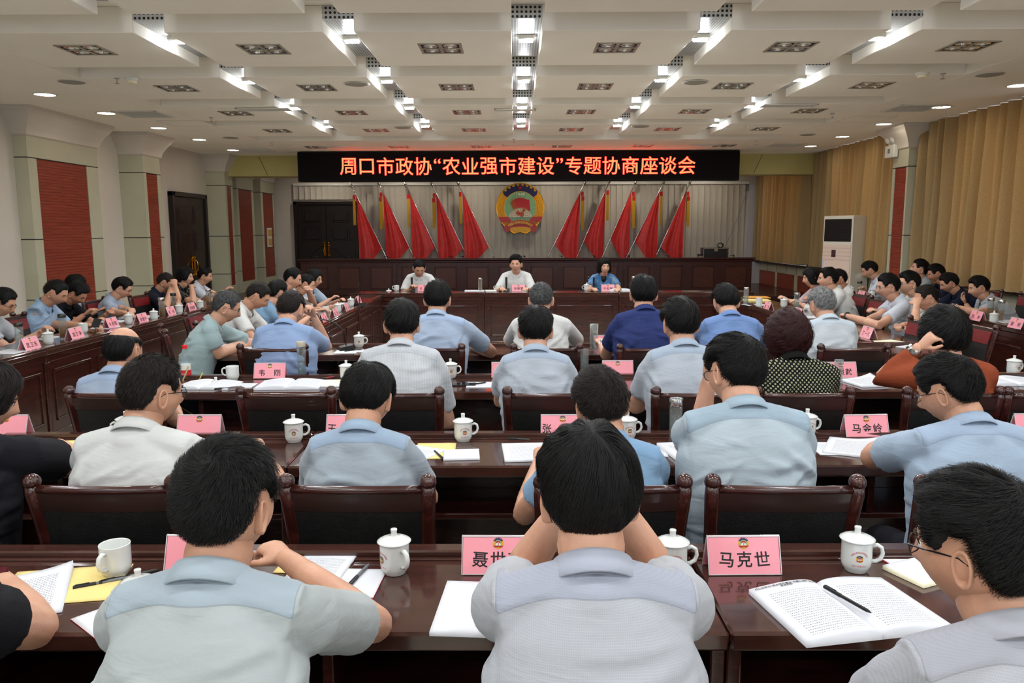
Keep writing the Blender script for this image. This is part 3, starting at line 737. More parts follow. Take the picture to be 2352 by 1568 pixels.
def emblem_layers():
    L = []
    A = math.radians
    L.append((circ(1.0, 72), M_e_yel, 0, .05))                                        # wheat ground
    L.append((gear(1.0, 1.06, A(36), A(144), .66, 9), M_gold, .05, .062))
    L.append((gear(.92, 1.0, A(38), A(142), .68, 9), M_e_blue, .062, .072))
    L.append((circ(.70, 64), M_gold, .05, .070)); L.append((circ(.675, 64), M_e_green, .07, .076))
    fl = [(-.42, .16), (-.34, .30), (-.22, .38), (-.05, .42), (.12, .41), (.30, .34), (.38, .34), (.43, -.08), (.40, -.16), (.15, -.02), (-.1, -.02), (-.26, -.1)]
    L.append((fl, M_e_red, .076, .092))
    gl = [(.51*math.cos(a), -.50+.50*math.sin(a)*1.0) for a in np.linspace(A(12), A(168), 28)]
    L.append((gl, M_e_white, .092, .10))
    L.append(([(x*.62+.0, y*.52-.26) for x, y in CHINA], M_e_red, .103, .112))
    # ribbon
    L.append(([(-.99, -.28), (-.93, -.38), (-.52, -.38), (-.36, -.56), (-.80, -.62), (-.90, -.50)], M_e_red, .05, .085))
    L.append(([(.99, -.28), (.93, -.38), (.52, -.38), (.36, -.56), (.80, -.62), (.90, -.50)], M_e_red, .05, .085))
    rb = [(.86*math.sin(t), -1.16+ .66*math.cos(t)*.98) for t in np.linspace(-1.02, 1.02, 20)]
    rb2 = [(.70*math.sin(t), -1.42+.60*math.cos(t)) for t in np.linspace(.95, -.95, 20)]
    L.append((rb+rb2, M_e_red, .06, .11))
    L.append(([(-.45, -.93)]+[(x, -.80-.25*x*x) for x in np.linspace(-.42, .42, 10)]+[(.46, -.90), (.26, -1.06), (.05, -.99), (-.22, -1.06)], M_e_yel, .03, .105))
    L.append((star(.11, 0, .83), M_e_red, .072, .085))
    return L
EL = emblem_layers()
eb = thing('emblem', 'large round gold, blue and red conference emblem marked 1949 on the back wall', 'emblem', at(1195, 477, YB-.2))
R_ = 53.5/1800*(YB-.2)*.99
order = {}
nm_map = {0: 'wheat_wreath', 1: 'gear_rim', 2: 'gear_wheel', 3: 'inner_rim', 4: 'green_disc', 5: 'red_flag', 6: 'globe', 7: 'map_relief', 8: 'ribbon_end', 9: 'ribbon_end', 10: 'ribbon', 11: 'wheat_base', 12: 'star'}
# backing with a scalloped outline
bkp = [(1.03*math.cos(a), 1.03*math.sin(a)) for a in np.linspace(math.radians(-40), math.radians(220), 60)]+[(-.62, -.86), (-.26, -1.10), (0, -1.02), (.26, -1.10), (.62, -.86)]
MB().prism([(x*R_, z*R_) for x, z in bkp], .08, 0).obj('backing', M_brass, eb)
for k, (poly, m_, d0, d1) in enumerate(EL):
    MB().prism([(x*R_, z*R_*(1.0)) for x, z in poly], -d0*R_*.6-.0, -d1*R_*.6-.002*k).obj(nm_map[k], m_, eb)
gr = MB()   # gold meridians and parallels over the globe, rays, flag poles, wheat ridges
yy = -.068*R_-.002*7
for k in range(-4, 5):
    pts = [(R_*(.50*math.sin(k*.24)*math.cos(t)**.5 if math.cos(t) > 0 else 0), yy, R_*(-.50+.50*math.sin(t)*(1-.0*abs(k)))) for t in np.linspace(.25, 1.5, 8)]
    gr.tube(pts, .0035, 4)
for q in (.15, .26, .36, .44):
    w = math.sqrt(max(.25-q*q, 0)); gr.tube([(R_*w*t, yy, R_*(-.50+q-.05*t*t*0+.03*(1-t*t))) for t in np.linspace(-1, 1, 8)], .0035, 4)
stuff(gr.obj('globe_grid', M_gold, eb))
ry = MB()
for k in range(64):
    a_ = 2*PI*k/64; ry.tube([(R_*.38*math.cos(a_), -.05*R_-.01, R_*.38*math.sin(a_)), (R_*.67*math.cos(a_), -.05*R_-.012, R_*.67*math.sin(a_))], .0022, 3)
stuff(ry.obj('sun_rays', mat('pale_green_ray', (190, 214, 180), .5), eb))
wh = MB()
for s in (-1, 1):
    for rr in (.76, .84, .92):
        for k in range(16):
            a_ = math.radians(-24+k*4.2); cx, cz = s*rr*math.cos(a_), rr*math.sin(a_)
            wh.ball((cx*R_, -.035*R_, cz*R_), (.012, .010, .024), 6, 4, M=Matrix.Rotation(s*-.3-s*a_+s*.0, 4, 'Y'))
stuff(wh.obj('wheat_grain', M_e_yel, eb))
fp = MB()
for k in range(4):
    x0 = -.30+.045*k; fp.tube([((-.44+.05*k)*R_, -.075*R_, (.20+.06*k)*R_), ((-.22+.03*k)*R_, -.075*R_, -.04*R_)], .004, 5); fp.ball(((-.46+.05*k)*R_, -.075*R_, (.23+.06*k)*R_), (.010, .008, .016), 6, 4)
stuff(fp.obj('flag_pole', M_gold, eb))
link('year_lettering', text_mesh('1949', .17*R_*1.15, M_e_white, .006, .002), eb, (0, -.05*R_-.012, .55*R_), (PI/2, 0, 0), 'raised lettering reading 1949')
for k, c in enumerate('中国人民政治协商会议'):
    t = (k-4.5)*.132
    me = text_mesh(c, .125*R_, M_gold, .004, .001)
    link('ribbon_character', me, eb, (R_*.80*math.sin(t*1.06), -.075*R_-.027, R_*(-1.26+.64*math.cos(t*1.1))), Euler((PI/2, t*.85, 0)))

# flags ---------------------------------------------------------------
def flag(px, py, pxb, pyb, s, k, label):
    Yf = YB-.35
    A = at(px, py, Yf); B = at(pxb, pyb, Yf)
    t = thing('flag', label, 'flag', (A.x, Yf, .3), 0, 'red flags leaning behind the rostrum')
    o = Vector((A.x, Yf, .3)); a = A-o; b = B-o
    top = a+(a-b).normalized()*.16; d = (b-a).normalized(); low = b+d*((b.z-.03)/max(-d.z, .1))
    low = b+d*((b.z-.004)/(-d.z))
    MB().tube([low, top], .014, 10).obj('pole', M_steel, t)
    q = (a-b).normalized(); M = Matrix.Translation(top) @ q.to_track_quat('Z', 'Y').to_matrix().to_4x4()
    MB().lathe([(.008, -.05), (.02, -.045), (.012, -.03), (.016, .0), (.012, .02), (.03, .06), (.036, .09), (.022, .15), (.004, .24)], 12, M=M).obj('finial', M_steel, t)
    n, m_ = 34, 18; P = np.zeros((n, m_, 3)); rs = np.random.default_rng(k)
    L = 1.95; ph = rs.uniform(0, 6)
    hb = b.z
    for i in range(n):
        u = i/(n-1)
        zz = a.z-u*L
        for j in range(m_):
            v = j/(m_-1)                # 0 free hanging edge under the apex, 1 on the pole
            # bottom edge rises towards the pole corner
            zlow = a.z-L*(1-.0) + (b.z-(a.z-L))*v**1.3
            z = a.z-u*(a.z-zlow)
            tt = (a.z-z)/(a.z-b.z); xp = a.x+(b.x-a.x)*min(tt, 1.0)
            xl = a.x+s*.0+(.05*s*u) 
            P[i, j] = (xl+(xp-xl)*v, -.02-.05*u*math.sin(v*9+ph+u*1.2)*(1-v*.7)-.02*math.sin(v*23+u*3)*(1-v), z)
    MB().grid(P).obj('cloth', M_flag, t, True)
    tz = a.z-.02
    for q_ in (0, 1):
        xx = a.x-s*(.05+.015*q_); z1 = tz-(.12*q_ if k % 2 else .0)
        MB().bbox(xx-.035, xx+.035, -.05-.03*q_, -.02-.03*q_, z1-.09, z1+.02, .006).obj('tassel_knot', M_e_red, t)
        MB().grid([[(xx-.035+.07*w, -.04-.03*q_-.01*math.sin(w*30), z) for w in np.linspace(0, 1, 12)] for z in (z1-.09, z1-.75-.04*(k % 3))]).obj('tassel', M_tassel, t, True)
        if k % 2 == 0: break
lefts = [(818, 448, 877, 570), (880, 442, 940, 568), (942, 446, 1000, 567), (1002, 444, 1064, 570), (1062, 441, 1123, 567)]
rights = [(1333, 440, 1273, 561), (1391, 437, 1341, 553), (1450, 440, 1402, 548), (1514, 440, 1458, 553), (1575, 440, 1517, 566)]
for k, (a_, b_, c_, d_) in enumerate(lefts): flag(a_, b_, c_, d_, 1, k, 'red flag on a silver pole, %s from the left in the left five' % ordn[k])
for k, (a_, b_, c_, d_) in enumerate(rights): flag(a_, b_, c_, d_, -1, k+5, 'red flag on a silver pole, %s from the emblem in the right five' % ordn[k])

# rostrum bench on the stage -----------------------------------------
XB0, XB1 = -4.70, 5.17; YBn = 17.2
zt_ = 1.69-.0344*YBn
ro = thing('rostrum', 'long dark wooden rostrum bench with recessed panels standing on the stage', 'bench', (0, YBn, .3))
H = zt_-.3
MB().bbox(XB0, XB1, 0, .05, 0, H-.02, .005).obj('front_board', M_bench, ro)
MB().bbox(XB0-.06, XB1+.06, -.06, .16, H-.045, H, .012).bbox(XB0-.03, XB1+.03, -.03, .1, H-.09, H-.045, .012).obj('top_moulding', M_bench, ro)
MB().bbox(XB0, XB1, .05, .6, H-.2, H-.16, .006).obj('desk_top', M_bench, ro)
for s in (XB0, XB1-.05): MB().bbox(s, s+.05, .05, .6, 0, H-.05, .005).obj('end_panel', M_bench, ro)
edges = [690, 764, 839, 904]  # rough pixel edges of recessed panels, continued by pitch
w = (XB1-XB0)/14
for k in range(14):
    x0 = XB0+w*k
    if k in (3, 7, 10):
        for q_ in (-.1, .02): MB().bbox(x0+q_, x0+q_+.08, -.02, .0, .02, H-.1, .004).obj('stile', M_bench, ro)
    a_, b_ = x0+.13, x0+w-.13
    f = MB()
    for q in ((a_-.02, b_+.02, H-.2, H-.18), (a_-.02, b_+.02, .13, .15), (a_-.02, a_, .13, H-.18), (b_, b_+.02, .13, H-.18)): f.bbox(q[0], q[1], -.012, .0, q[2], q[3], .003)
    fo = f.obj('panel_frame', M_bench, ro)
    MB().bbox(a_, b_, -.005, .002, .15, H-.2, .004).obj('raised_panel', M_benchp, fo)
# microphones on the rostrum, case
def desk_mic(p, rot, label, grp, tall=False, kind='block'):
    t = thing('desk_microphone', label, 'microphone', p, rot, grp)
    MB().prism([(-.06, 0), (.06, 0), (.05, .03), (-.05, .045)], -.05, .05, 'yz').obj('base', M_black, t)
    if kind == 'block':
        MB().tube([(0, .02, .03), (0, .02, .09)], .008, 8).obj('stem', M_black, t)
        MB().bbox(-.016, .016, .008, .028, .08, .21, .005).obj('microphone_head', M_black, t)
    else:
        pts = [(0, 0, .03), (0, 0, .11), (0, .02, .16), (0, .08, .22), (0, .16, .25), (0, .24, .255)]
        if tall: pts = [(0, 0, .03), (0, 0, .2), (0, 0, .27)]
        MB().tube(pts, .005, 8).obj('gooseneck', M_black, t)
        MB().tube([pts[-1], (pts[-1][0], pts[-1][1]+(.03 if not tall else 0), pts[-1][2]+(.0 if not tall else .03))], .011, 8).obj('microphone_head', M_black, t)
    return t
mi = 0
for px in (727, 800, 890, 1037, 1063, 1205, 1290, 1365, 1445, 1535, 1685):
    p = at(px, 594, YBn+.3); p.z = H+.3-.16
    t = thing('desk_microphone', 'small folded black microphone on top of the rostrum, %s from its left end' % (ordn+['tenth', 'eleventh'])[mi], 'microphone', p, 0, 'folded microphones on the rostrum'); mi += 1
    MB().prism([(-.06, 0), (.06, 0), (.05, .02), (-.05, .03)], -.12, .12, 'yz').obj('base', M_black, t)
    MB().tube([(0, 0, .02), (.02, 0, .16), (-.03, 0, .20), (-.08, 0, .19)], .007, 6).ball((0, 0, .19), .02, 8, 6).obj('folded_neck', M_black, t)
p = at(1640, 592, YBn+.3)
cs = thing('equipment_case', 'black flight case with silver edges and coiled cable on the right of the rostrum', 'case', (p.x, YBn+.3, H+.3-.16))
MB().bbox(-.27, .27, -.15, .15, 0, .36, .006).obj('case_body', M_black, cs)
e = MB()
for x in (-.28, .26):
    for y in (-.16, .14): e.bbox(x, x+.02, y, y+.02, 0, .37, .003)
for y in (-.16, .14): e.bbox(-.28, .28, y, y+.02, .345, .37, .003).bbox(-.28, .28, y, y+.02, 0, .02, .003)
e.obj('silver_edging', M_steel, cs); MB().bbox(-.04, .04, -.17, -.15, .29, .37, .004).obj('latch', M_steel, cs)
cb = thing('cable_coil', 'small coil of black cable on top of the flight case', 'cable', (p.x+.12, YBn+.3, H+.3-.16+.37))
MB().tube([(.06*math.cos(t)+.01*t/6, .05*math.sin(t*.5), .05+.05*math.sin(t)) for t in np.linspace(0, 14, 50)], .008, 6).obj('coil', M_black, cb)
bx_ = thing('metal_gadget', 'small clear-lidded silver gadget leaning left of the flight case', 'gadget', (p.x-.32, YBn+.2, H+.3-.16))
MB().bbox(-.06, .04, -.05, .05, 0, .2, .006).obj('body', M_steel, bx_); MB().bbox(-.07, .05, -.06, .06, .2, .23, .006).obj('lid', M_black, bx_)
# hanging cord at right
cd = thing('hanging_cord', 'thin dark cord sagging along the white slats by the far curtain', 'cord', at(1718, 430, YB-.07))
q0 = at(1718, 430, YB-.07); q1 = at(1662, 572, YB-.12)-q0
MB().tube([q1*t+Vector((0, 0, -.25*math.sin(PI*t)*.5)) for t in np.linspace(0, 1, 9)], .005, 5).bbox(-.05, .05, -.02, .05, -.06, .06, .004).obj('cord', M_grey, cd)

# air conditioner -----------------------------------------------------
ph = math.radians(60)
Cc = at(1948, 700, 14.0); Cc.z = 0
ac = thing('air_conditioner', 'tall white floor-standing air conditioner with black louvre grille by the right curtain', 'air conditioner', Cc)
u = Vector((-math.cos(ph), math.sin(ph), 0)); v = Vector((math.sin(ph), math.cos(ph), 0))
M = Matrix(((u.x, v.x, 0, 0), (u.y, v.y, 0, 0), (0, 0, 1, 0), (0, 0, 0, 1)))
HA = 1.94; acw = mat('ac_enamel', (228, 224, 208), .4); acf = mat('ac_front', (230, 208, 194), .35)
MB().bbox(0, .62, .015, .5, 0, HA, .008, M=M).obj('cabinet', acw, ac)
MB().bbox(.02, .6, .0, .02, .25, HA-.52, .006, M=M).obj('front_panel', acf, ac)
MB().bbox(.03, .59, .002, .02, HA-.46, HA-.06, .004, M=M).obj('louvre_recess', M_black, ac)
for k in range(7):
    z = HA-.44+k*.055
    MB().box(.04, .58, -.008, .008, z, z+.006, M=M).obj('louvre_slat', mat('dark_slat', (44, 40, 40), .4), ac)
g = MB()
for k in range(4): g.box(.02, .6, -.003, .001, HA-.58-.07*k, HA-.575-.07*k, M=M)
g.obj('groove', mat('groove', (170, 150, 138), .5), ac)
MB().bbox(.32, .41, -.006, .002, HA-.74, HA-.61, .003, M=M).obj('display', mat('disp', (80, 56, 60), .2), ac)
MB().box(.575, .6, -.004, .001, HA-.92, HA-.77, M=M).obj('energy_sticker', mat('sticker', (190, 196, 226), .5), ac)
MB().bbox(.03, .14, -.006, .002, .62, .74, .003, M=M).obj('side_plate', M_black, ac)

# emergency light
pe = onx(2052, 345, 6.06)
el = thing('emergency_light', 'white emergency light with two round lamps high on the right pilaster', 'emergency light', (6.07, pe.y, pe.z))
MB().bbox(-.08, 0, -.15, .15, -.12, .08, .01).obj('battery_box', M_white, el)
for dy in (-.08, .08): MB().ball((-.06, dy, .17), (.05, .065, .065), 14, 8).tube([(-.04, dy, .08), (-.04, dy, .12)], .015, 8).obj('lamp_head', M_white, el)
MB().box(-.086, -.08, -.03, .03, -.05, .02).obj('green_label', mat('sign_green', (90, 120, 100), .4), el)
# ------------------------------------------------------------------ desks
DT = .76
def make_desk(L, label, depth=.48):
    t = thing('conference_desk', label, 'desk', (0, 0, 0), 0)
    h = L/2-.002
    MB().bbox(-h, h, 0, depth, DT-.048, DT, .007).obj('desktop', M_woodtop, t)
    MB().bbox(-h, h, depth-.055, depth, DT-.002, DT+.022, .005).bbox(-h, h, depth-.075, depth-.060, DT-.001, DT+.006, .002).obj('back_ledge', M_woodtop, t)
    for s in (-1, 1): MB().bbox(min(s*h, s*(h-.035)), max(s*h, s*(h-.035)), .03, depth-.02, 0, DT-.048, .004).obj('side_panel', M_wood, t)
    MB().bbox(-h+.035, h-.035, depth-.05, depth-.03, .08, DT-.048, .003).obj('modesty_panel', M_wood, t)
    MB().bbox(-h+.035, h-.035, .10, depth-.05, .50, .525, .004).obj('shelf', M_wood, t)
    for x in (-.26, .26) if L > 1 else (0,): MB().bbox(x-.014, x+.014, .10, depth-.05, .525, DT-.048, .003).obj('divider', M_wood, t)
    return t
ROWF = [1.717, 3.03, 4.494, 5.885]
seg_names = ['first', 'second', 'third', 'fourth']
row_names = ['nearest', 'second', 'third', 'fourth']
d0 = None
for r in range(4):
    for k in range(4):
        x = .5+1.42*(k-1.5); lab = 'dark red polished desk, %s from the left in the %s row' % (seg_names[k], row_names[r])
        if d0 is None: d0 = make_desk(1.42, lab); o = d0; o.location = (x, ROWF[r], 0); o['group'] = 'row desks'
        else: o = dup(d0, (x, ROWF[r], 0), 0, lab, 'row desks')
# wing tables and head table (solid panelled fronts)
def make_wing(L, label, depth=.5, H=DT, mt=None, n=2):
    """local: x along the table, front panel (facing the middle of the room) at y=0, sitter's side at y=depth"""
    t = thing('wing_table', label, 'table')
    h = L/2-.002; mt = mt or M_woodtopY
    MB().bbox(-h, h, -.02, depth, H-.045, H, .007).obj('tabletop', M_woodtop, t)
    MB().bbox(-h, h, -.02, .035, H-.002, H+.018, .005).obj('front_ledge', M_woodtop, t)
    MB().bbox(-h, h, -.005, .02, H-.105, H-.045, .005).bbox(-h, h, .0, .02, .06, H-.105, .002).bbox(-h, h, -.01, .02, 0, .08, .004).obj('front_panel', M_wood, t)
    for s in (-1, 1): MB().bbox(min(s*h, s*(h-.03)), max(s*h, s*(h-.03)), .02, depth-.02, 0, H-.045, .004).obj('side_panel', M_wood, t)
    for a_, b_ in ((-h, -h+.035), (h-.035, h)): MB().bbox(a_, b_, -.012, .0, .08, H-.105, .003).obj('stile', M_wood, t)
    w = (2*h-.07)/n
    for k in range(n):
        a = -h+.035+w*k+.05; b = a+w-.10; z0, z1 = .16, H-.17; f = MB()
        for q in ((a, b, z1-.02, z1), (a, b, z0, z0+.02), (a, a+.02, z0, z1), (b-.02, b, z0, z1)): f.bbox(q[0], q[1], -.012, .004, q[2], q[3], .004)
        f.obj('panel_moulding', M_wood, t)
    return t
def place_wings(X, Y0, Y1, n, side, name, grp):
    L = (Y1-Y0)/n; first = None
    for k in range(n):
        lab = 'dark wooden table, %s from the camera in the %s' % (ordn[k], name)
        rot = PI/2 if side < 0 else -PI/2     # side<0: front faces +X
        if first is None: first = make_wing(L, lab); first.location = (X, Y0+L*(k+.5), 0); first.rotation_euler = (0, 0, rot); first['group'] = grp
        else: dup(first, (X, Y0+L*(k+.5), 0), rot, lab, grp)
place_wings(-1.95, 6.42, 11.38, 3, -1, 'inner left wing', 'inner left wing tables')
place_wings(2.93, 6.42, 11.38, 3, 1, 'inner right wing', 'inner right wing tables')
place_wings(-3.77, 1.93, 10.45, 6, -1, 'outer left wing', 'outer left wing tables')
place_wings(4.75, 1.93, 11.0, 6, 1, 'outer right wing', 'outer right wing tables')
HT = .78; HY = 11.42
for k in range(3):
    L = 5.9/3; t = make_wing(L, 'head table section, %s from the left, with panelled dark wood front' % ordn[k], .6, HT)
    t.name = 'head_table'; t.location = (-2.42+L*(k+.5), HY, 0); t['group'] = 'head table sections'

# ------------------------------------------------------------------ chairs
def make_chair(label):
    t = thing('wooden_chair', label, 'chair')
    for s in (-1, 1):
        m = MB()
        m.tube([(s*.195, -.23, 0), (s*.195, -.20, .25), (s*.197, -.195, .45), (s*.203, -.215, .62), (s*.212, -.25, .80), (s*.217, -.272, .90), (s*.217, -.275, .925)], [.02, .022, .024, .023, .023, .024, .022], 10, sq=(1, .85))
        m.ball((s*.217, -.272, .935), (.0265, .027, .026), 12, 8)
        m.obj('back_post', M_wood, t, True)
    n = 10
    def rail(z0, z1, th, mi, name, y_off, wfac=1.0, bev=.004, curve=.012):
        m = MB(); P = []
        for z in (z0, z1):
            yb = np.interp(z, [.45, .62, .8, .92], [-.195, -.215, -.25, -.275])
            for yy in (0, th): P.append([(x*wfac, yb+yy+y_off-curve*(1-(x/.2)**2), z) for x in np.linspace(-.205, .205, n)])
        P = np.array([P[0], P[1], P[3], P[2], P[0]]); m.grid(P)
        for j in (0, n-1): m.add([P[0][j], P[1][j], P[2][j], P[3][j]], [(0, 1, 2, 3) if j else (3, 2, 1, 0)])
        return m.obj(name, mi, t)
    rail(.842, .912, .028, M_railw, 'top_rail', -.012)
    m = MB(); m.tube([(x, -.275-.012*(1-(x/.2)**2), .913) for x in np.linspace(-.2, .2, 9)], .014, 8, sq=(1, 1)); m.obj('rail_cap', M_wood, t, True)
    rail(.47, .840, .035, M_leather, 'back_cushion', -.008, .98)
    rail(.80, .895, .012, M_redleather, 'headrest_strip', .018, .97)
    MB().bbox(-.215, .215, -.20, .22, .36, .41, .008).obj('seat_frame', M_wood, t)
    s_ = MB(); 
    P = [[(x*sx, y*sx+.01, z) for x, y in [(.2*math.copysign(abs(math.cos(a))**.4, math.cos(a)), .2*math.copysign(abs(math.sin(a))**.4, math.sin(a))) for a in np.linspace(0, 2*PI, 29)[:-1]]] for z, sx in ((.41, 1.0), (.44, 1.02), (.462, .97), (.47, .7), (.472, .02))]
    s_.grid(P, closeu=True); s_.obj('seat', M_leather, t, True)
    for s in (-1, 1):
        MB().tube([(s*.19, .19, 0), (s*.195, .19, .38)], [.018, .024], 8, sq=(1, 1)).obj('front_leg', M_wood, t)
    return t
CH = {}
def chair(x, y, rot, label, grp):
    """x, y of the top of the backrest; rot heading of the sitter"""
    c, s = math.cos(rot), math.sin(rot)
    loc = (x-s*.27, y+c*.27, 0)
    if 'c' not in CH: o = make_chair(label); CH['c'] = o; o.location = loc; o.rotation_euler = (0, 0, rot); o['group'] = grp
    else: o = dup(CH['c'], loc, rot, label, grp)
    return o
def chair_px(px, py, rot_deg, label, grp, Z=.93):
    p = onz(px, py, Z); return chair(p.x, p.y, math.radians(rot_deg), label, grp)
for xc, lab in ((235, 'under the man in the white polo'), (820, 'under the bowed man in light blue, second row'), (1408, 'partly hidden behind the big dark head, second row'), (1803, 'empty-looking, behind the broad man bent over his papers'), (2285, 'under the pale blue shirt at the right edge'), (-420, 'under the woman in black at the left edge')):
    chair_px(xc, 1095, random.uniform(-1.5, 1.5), 'black-backed dark wood chair '+lab, 'chairs of the second row', .95)
for xc, lab in ((262, 'under the balding man at the left'), (657, 'with nobody in it, right of the balding man'), (905, 'under the man in the striped shirt'), (1270, 'behind the short-haired man, third row middle'), (1612, 'right of the glass bottle, third row'), (1847, 'under the woman in the dotted blouse'), (2190, 'right edge of the third row, under the woman in rust brown'), (2420, 'beyond the right edge of the third row')):
    pass
    chair_px(xc, 900, random.uniform(-1.5, 1.5), 'black-backed dark wood chair '+lab, 'chairs of the third row')
for xc, lab in ((626, 'under the man in sky blue resting his head'), (985, 'under the light blue shirted man, middle of fourth row'), (1256, 'under the man in the loose white shirt'), (1500, 'under the man in navy'), (1705, 'under the man in cornflower blue'), (1962, 'under the grey-haired man in white')):
    chair_px(xc, 798, random.uniform(-2, 2), 'black-backed dark wood chair '+lab, 'chairs of the fourth row')
for k, x in enumerate((-1.9, -1.275, -.55, .14, .85)):
    chair(x, 1.08 if k else 1.1, 0, 'dark wood chair under the %s sitter of the nearest row' % ordn[k], 'chairs of the nearest row')
chair_px(375, 765, -62, 'dark wood chair standing apart behind the balding man, burgundy strip showing', 'loose chairs beside the wings', .9)
chair_px(468, 745, -85, 'dark wood chair behind the man in pale teal writing', 'chairs of the inner left wing', .9)
for k, (px, py, lab) in enumerate(((35, 735, 'behind the bespectacled man at the left edge'), (75, 725, 'behind the man in light blue reading a phone'), (228, 695, 'under the bespectacled man in blue on the outer left wing'), (330, 683, 'under the man holding his forehead'), (410, 665, 'under the woman in the black patterned top'))):
    chair_px(px-12, py, -90, 'dark wood chair '+lab, 'chairs of the outer left wing', .9)
for k, Y in enumerate((7.4, 8.2, 9.0, 9.8)): chair(-3.05, Y, -PI/2, 'dark wood chair, %s behind the inner left wing' % ordn[k], 'chairs of the inner left wing')
for px, py, lab in ((2022, 693, 'left of the bespectacled man, inner right wing'), (2120, 745, 'under the man resting his cheek, inner right wing'), (2250, 755, 'empty, turned sideways before the outer right wing')):
    chair_px(px, py, 90, 'dark wood chair '+lab, 'chairs of the inner right wing', .9)
for k, Y in enumerate((9.3, 10.2)): chair(4.1, Y, PI/2, 'dark wood chair, %s at the far end of the inner right wing' % ordn[k], 'chairs of the inner right wing')
for k, (X, Y) in enumerate(((6.0, 8.15), (6.0, 9.1), (6.0, 9.9), (5.9, 10.7))): chair(X, Y, PI/2, 'dark wood chair, %s behind the outer right wing' % ordn[k], 'chairs of the outer right wing')
for px, lab in ((968, 'the bowed man in white'), (1185, 'the man in white speaking in the middle'), (1383, 'the woman in the blue patterned jacket')):
    p = at(px, 640, 12.62); chair(p.x, 12.62, PI, 'dark wood chair at the head table under '+lab, 'chairs at the head table')

# ------------------------------------------------------------------ small emblem, mug, card
def mini(R, seg=24):
    m = MB(); ms = [M_e_yel, M_e_blue, M_e_green, M_e_red, M_e_white]
    def pl(poly, d, mi): n = len(poly); m.add([(x*R, -d, y*R) for x, y in poly], [tuple(range(n))], mi)
    A = math.radians
    pl(circ(1, seg), .0004, 0); pl(gear(.95, 1.12, A(28), A(152), .62, 7), .0006, 1); pl(circ(.66, seg), .0008, 2)
    pl([(-.45, .05), (-.4, .35), (0, .5), (.4, .35), (.45, .05)], .0010, 3)
    pl([(.5*math.cos(a), -.35+.5*math.sin(a)) for a in np.linspace(0, PI, 10)], .0012, 4)
    pl([(-.18, -.1), (0, .0), (.18, .02), (.1, -.25), (-.05, -.2)], .0014, 3)
    pl([(-.95, -.35), (-.5, -.45), (0, -.38), (.5, -.45), (.95, -.35), (.8, -.65), (.4, -.72), (0, -.62), (-.4, -.72), (-.8, -.65)], .0016, 3)
    return m, ms
def decal_mesh():
    m, ms = mini(.0095); ms = ms+[M_redink]
    def addtext(c, size, x, z, rot):
        me = text_mesh(c, size, M_redink); v = np.empty(len(me.vertices)*3, np.float32); me.vertices.foreach_get('co', v); v = v.reshape(-1, 3)
        f = [tuple(p.vertices) for p in me.polygons]; v[:, 0] -= (v[:, 0].min()+v[:, 0].max())/2
        c_, s_ = math.cos(rot), math.sin(rot)
        m.add([(x+a*c_-b*s_, -.0006, z+a*s_+b*c_) for a, b, _ in v], f, 5); bpy.data.meshes.remove(me)
    for k, ch in enumerate('中国人民政治协商会议'):
        t = (k-4.5)*.235; addtext(ch, .0058, .022*math.sin(t), -.003+.0215*math.cos(t), -t)
    for k, ch in enumerate('周口市委员会'): addtext(ch, .0055, (k-2.5)*.0062, -.0205, 0)
    for a in m.v:
        x = a[:, 0].copy(); d = -a[:, 1]; th = x/.0405; a[:, 0] = (.0405+d)*np.sin(th); a[:, 1] = -(.0405+d)*np.cos(th); a[:, 2] += .047
    return m.mesh('logo_print', ms)
MUGBODY = MB().lathe([(.0, .003), (.026, .003), (.028, 0), (.030, .001), (.0305, .006), (.036, .012), (.0392, .022), (.0402, .034), (.0402, .084), (.0406, .087), (.0396, .0885), (.0382, .086), (.0378, .03), (.032, .014), (.0, .012)], 32)
MUGBODY_ = MUGBODY.mesh('mug_body', M_porc, True)
MUGHAN_ = MB().tube([(.037, 0, .072), (.052, 0, .0765), (.063, 0, .070), (.067, 0, .054), (.062, 0, .038), (.050, 0, .030), (.037, 0, .029)], [.0055]*7, 10, sq=(1, 1.3)).mesh('handle', M_porc, True)
MUGLID_ = MB().lathe([(.0, .086), (.037, .087), (.0455, .0895), (.0468, .0915), (.045, .0935), (.036, .0985), (.022, .1035), (.010, .1055), (.0085, .108), (.0082, .118), (.0095, .1235), (.008, .126), (.0, .127)], 32).mesh('lid', M_porc, True)
DECAL_ = decal_mesh()
def mug(p, label, rot=0, lid=True, grp='white porcelain mugs', decal=True, tilt=None):
    t = thing('porcelain_mug', label, 'mug', p, math.radians(rot), grp)
    link('mug_body', MUGBODY_, t); link('handle', MUGHAN_, t)
    if decal: link('logo_print', DECAL_, t, None, math.radians(0))
    if lid: link('lid', MUGLID_, t)
    else: link('tea', MB().lathe([(.0, .06), (.038, .06)], 24).mesh('tea', M_tea), t) if False else None
    return t
def mug_lid(p, label, rot=0):
    t = thing('mug_lid', label, 'lid', (p[0], p[1], p[2]-.0868)); t.rotation_euler = (0, 0, rot)
    link('lid_body', MUGLID_, t); return t
EMB_CARD = None
CARDW, CARDH, CARDD = .2, .098, .07
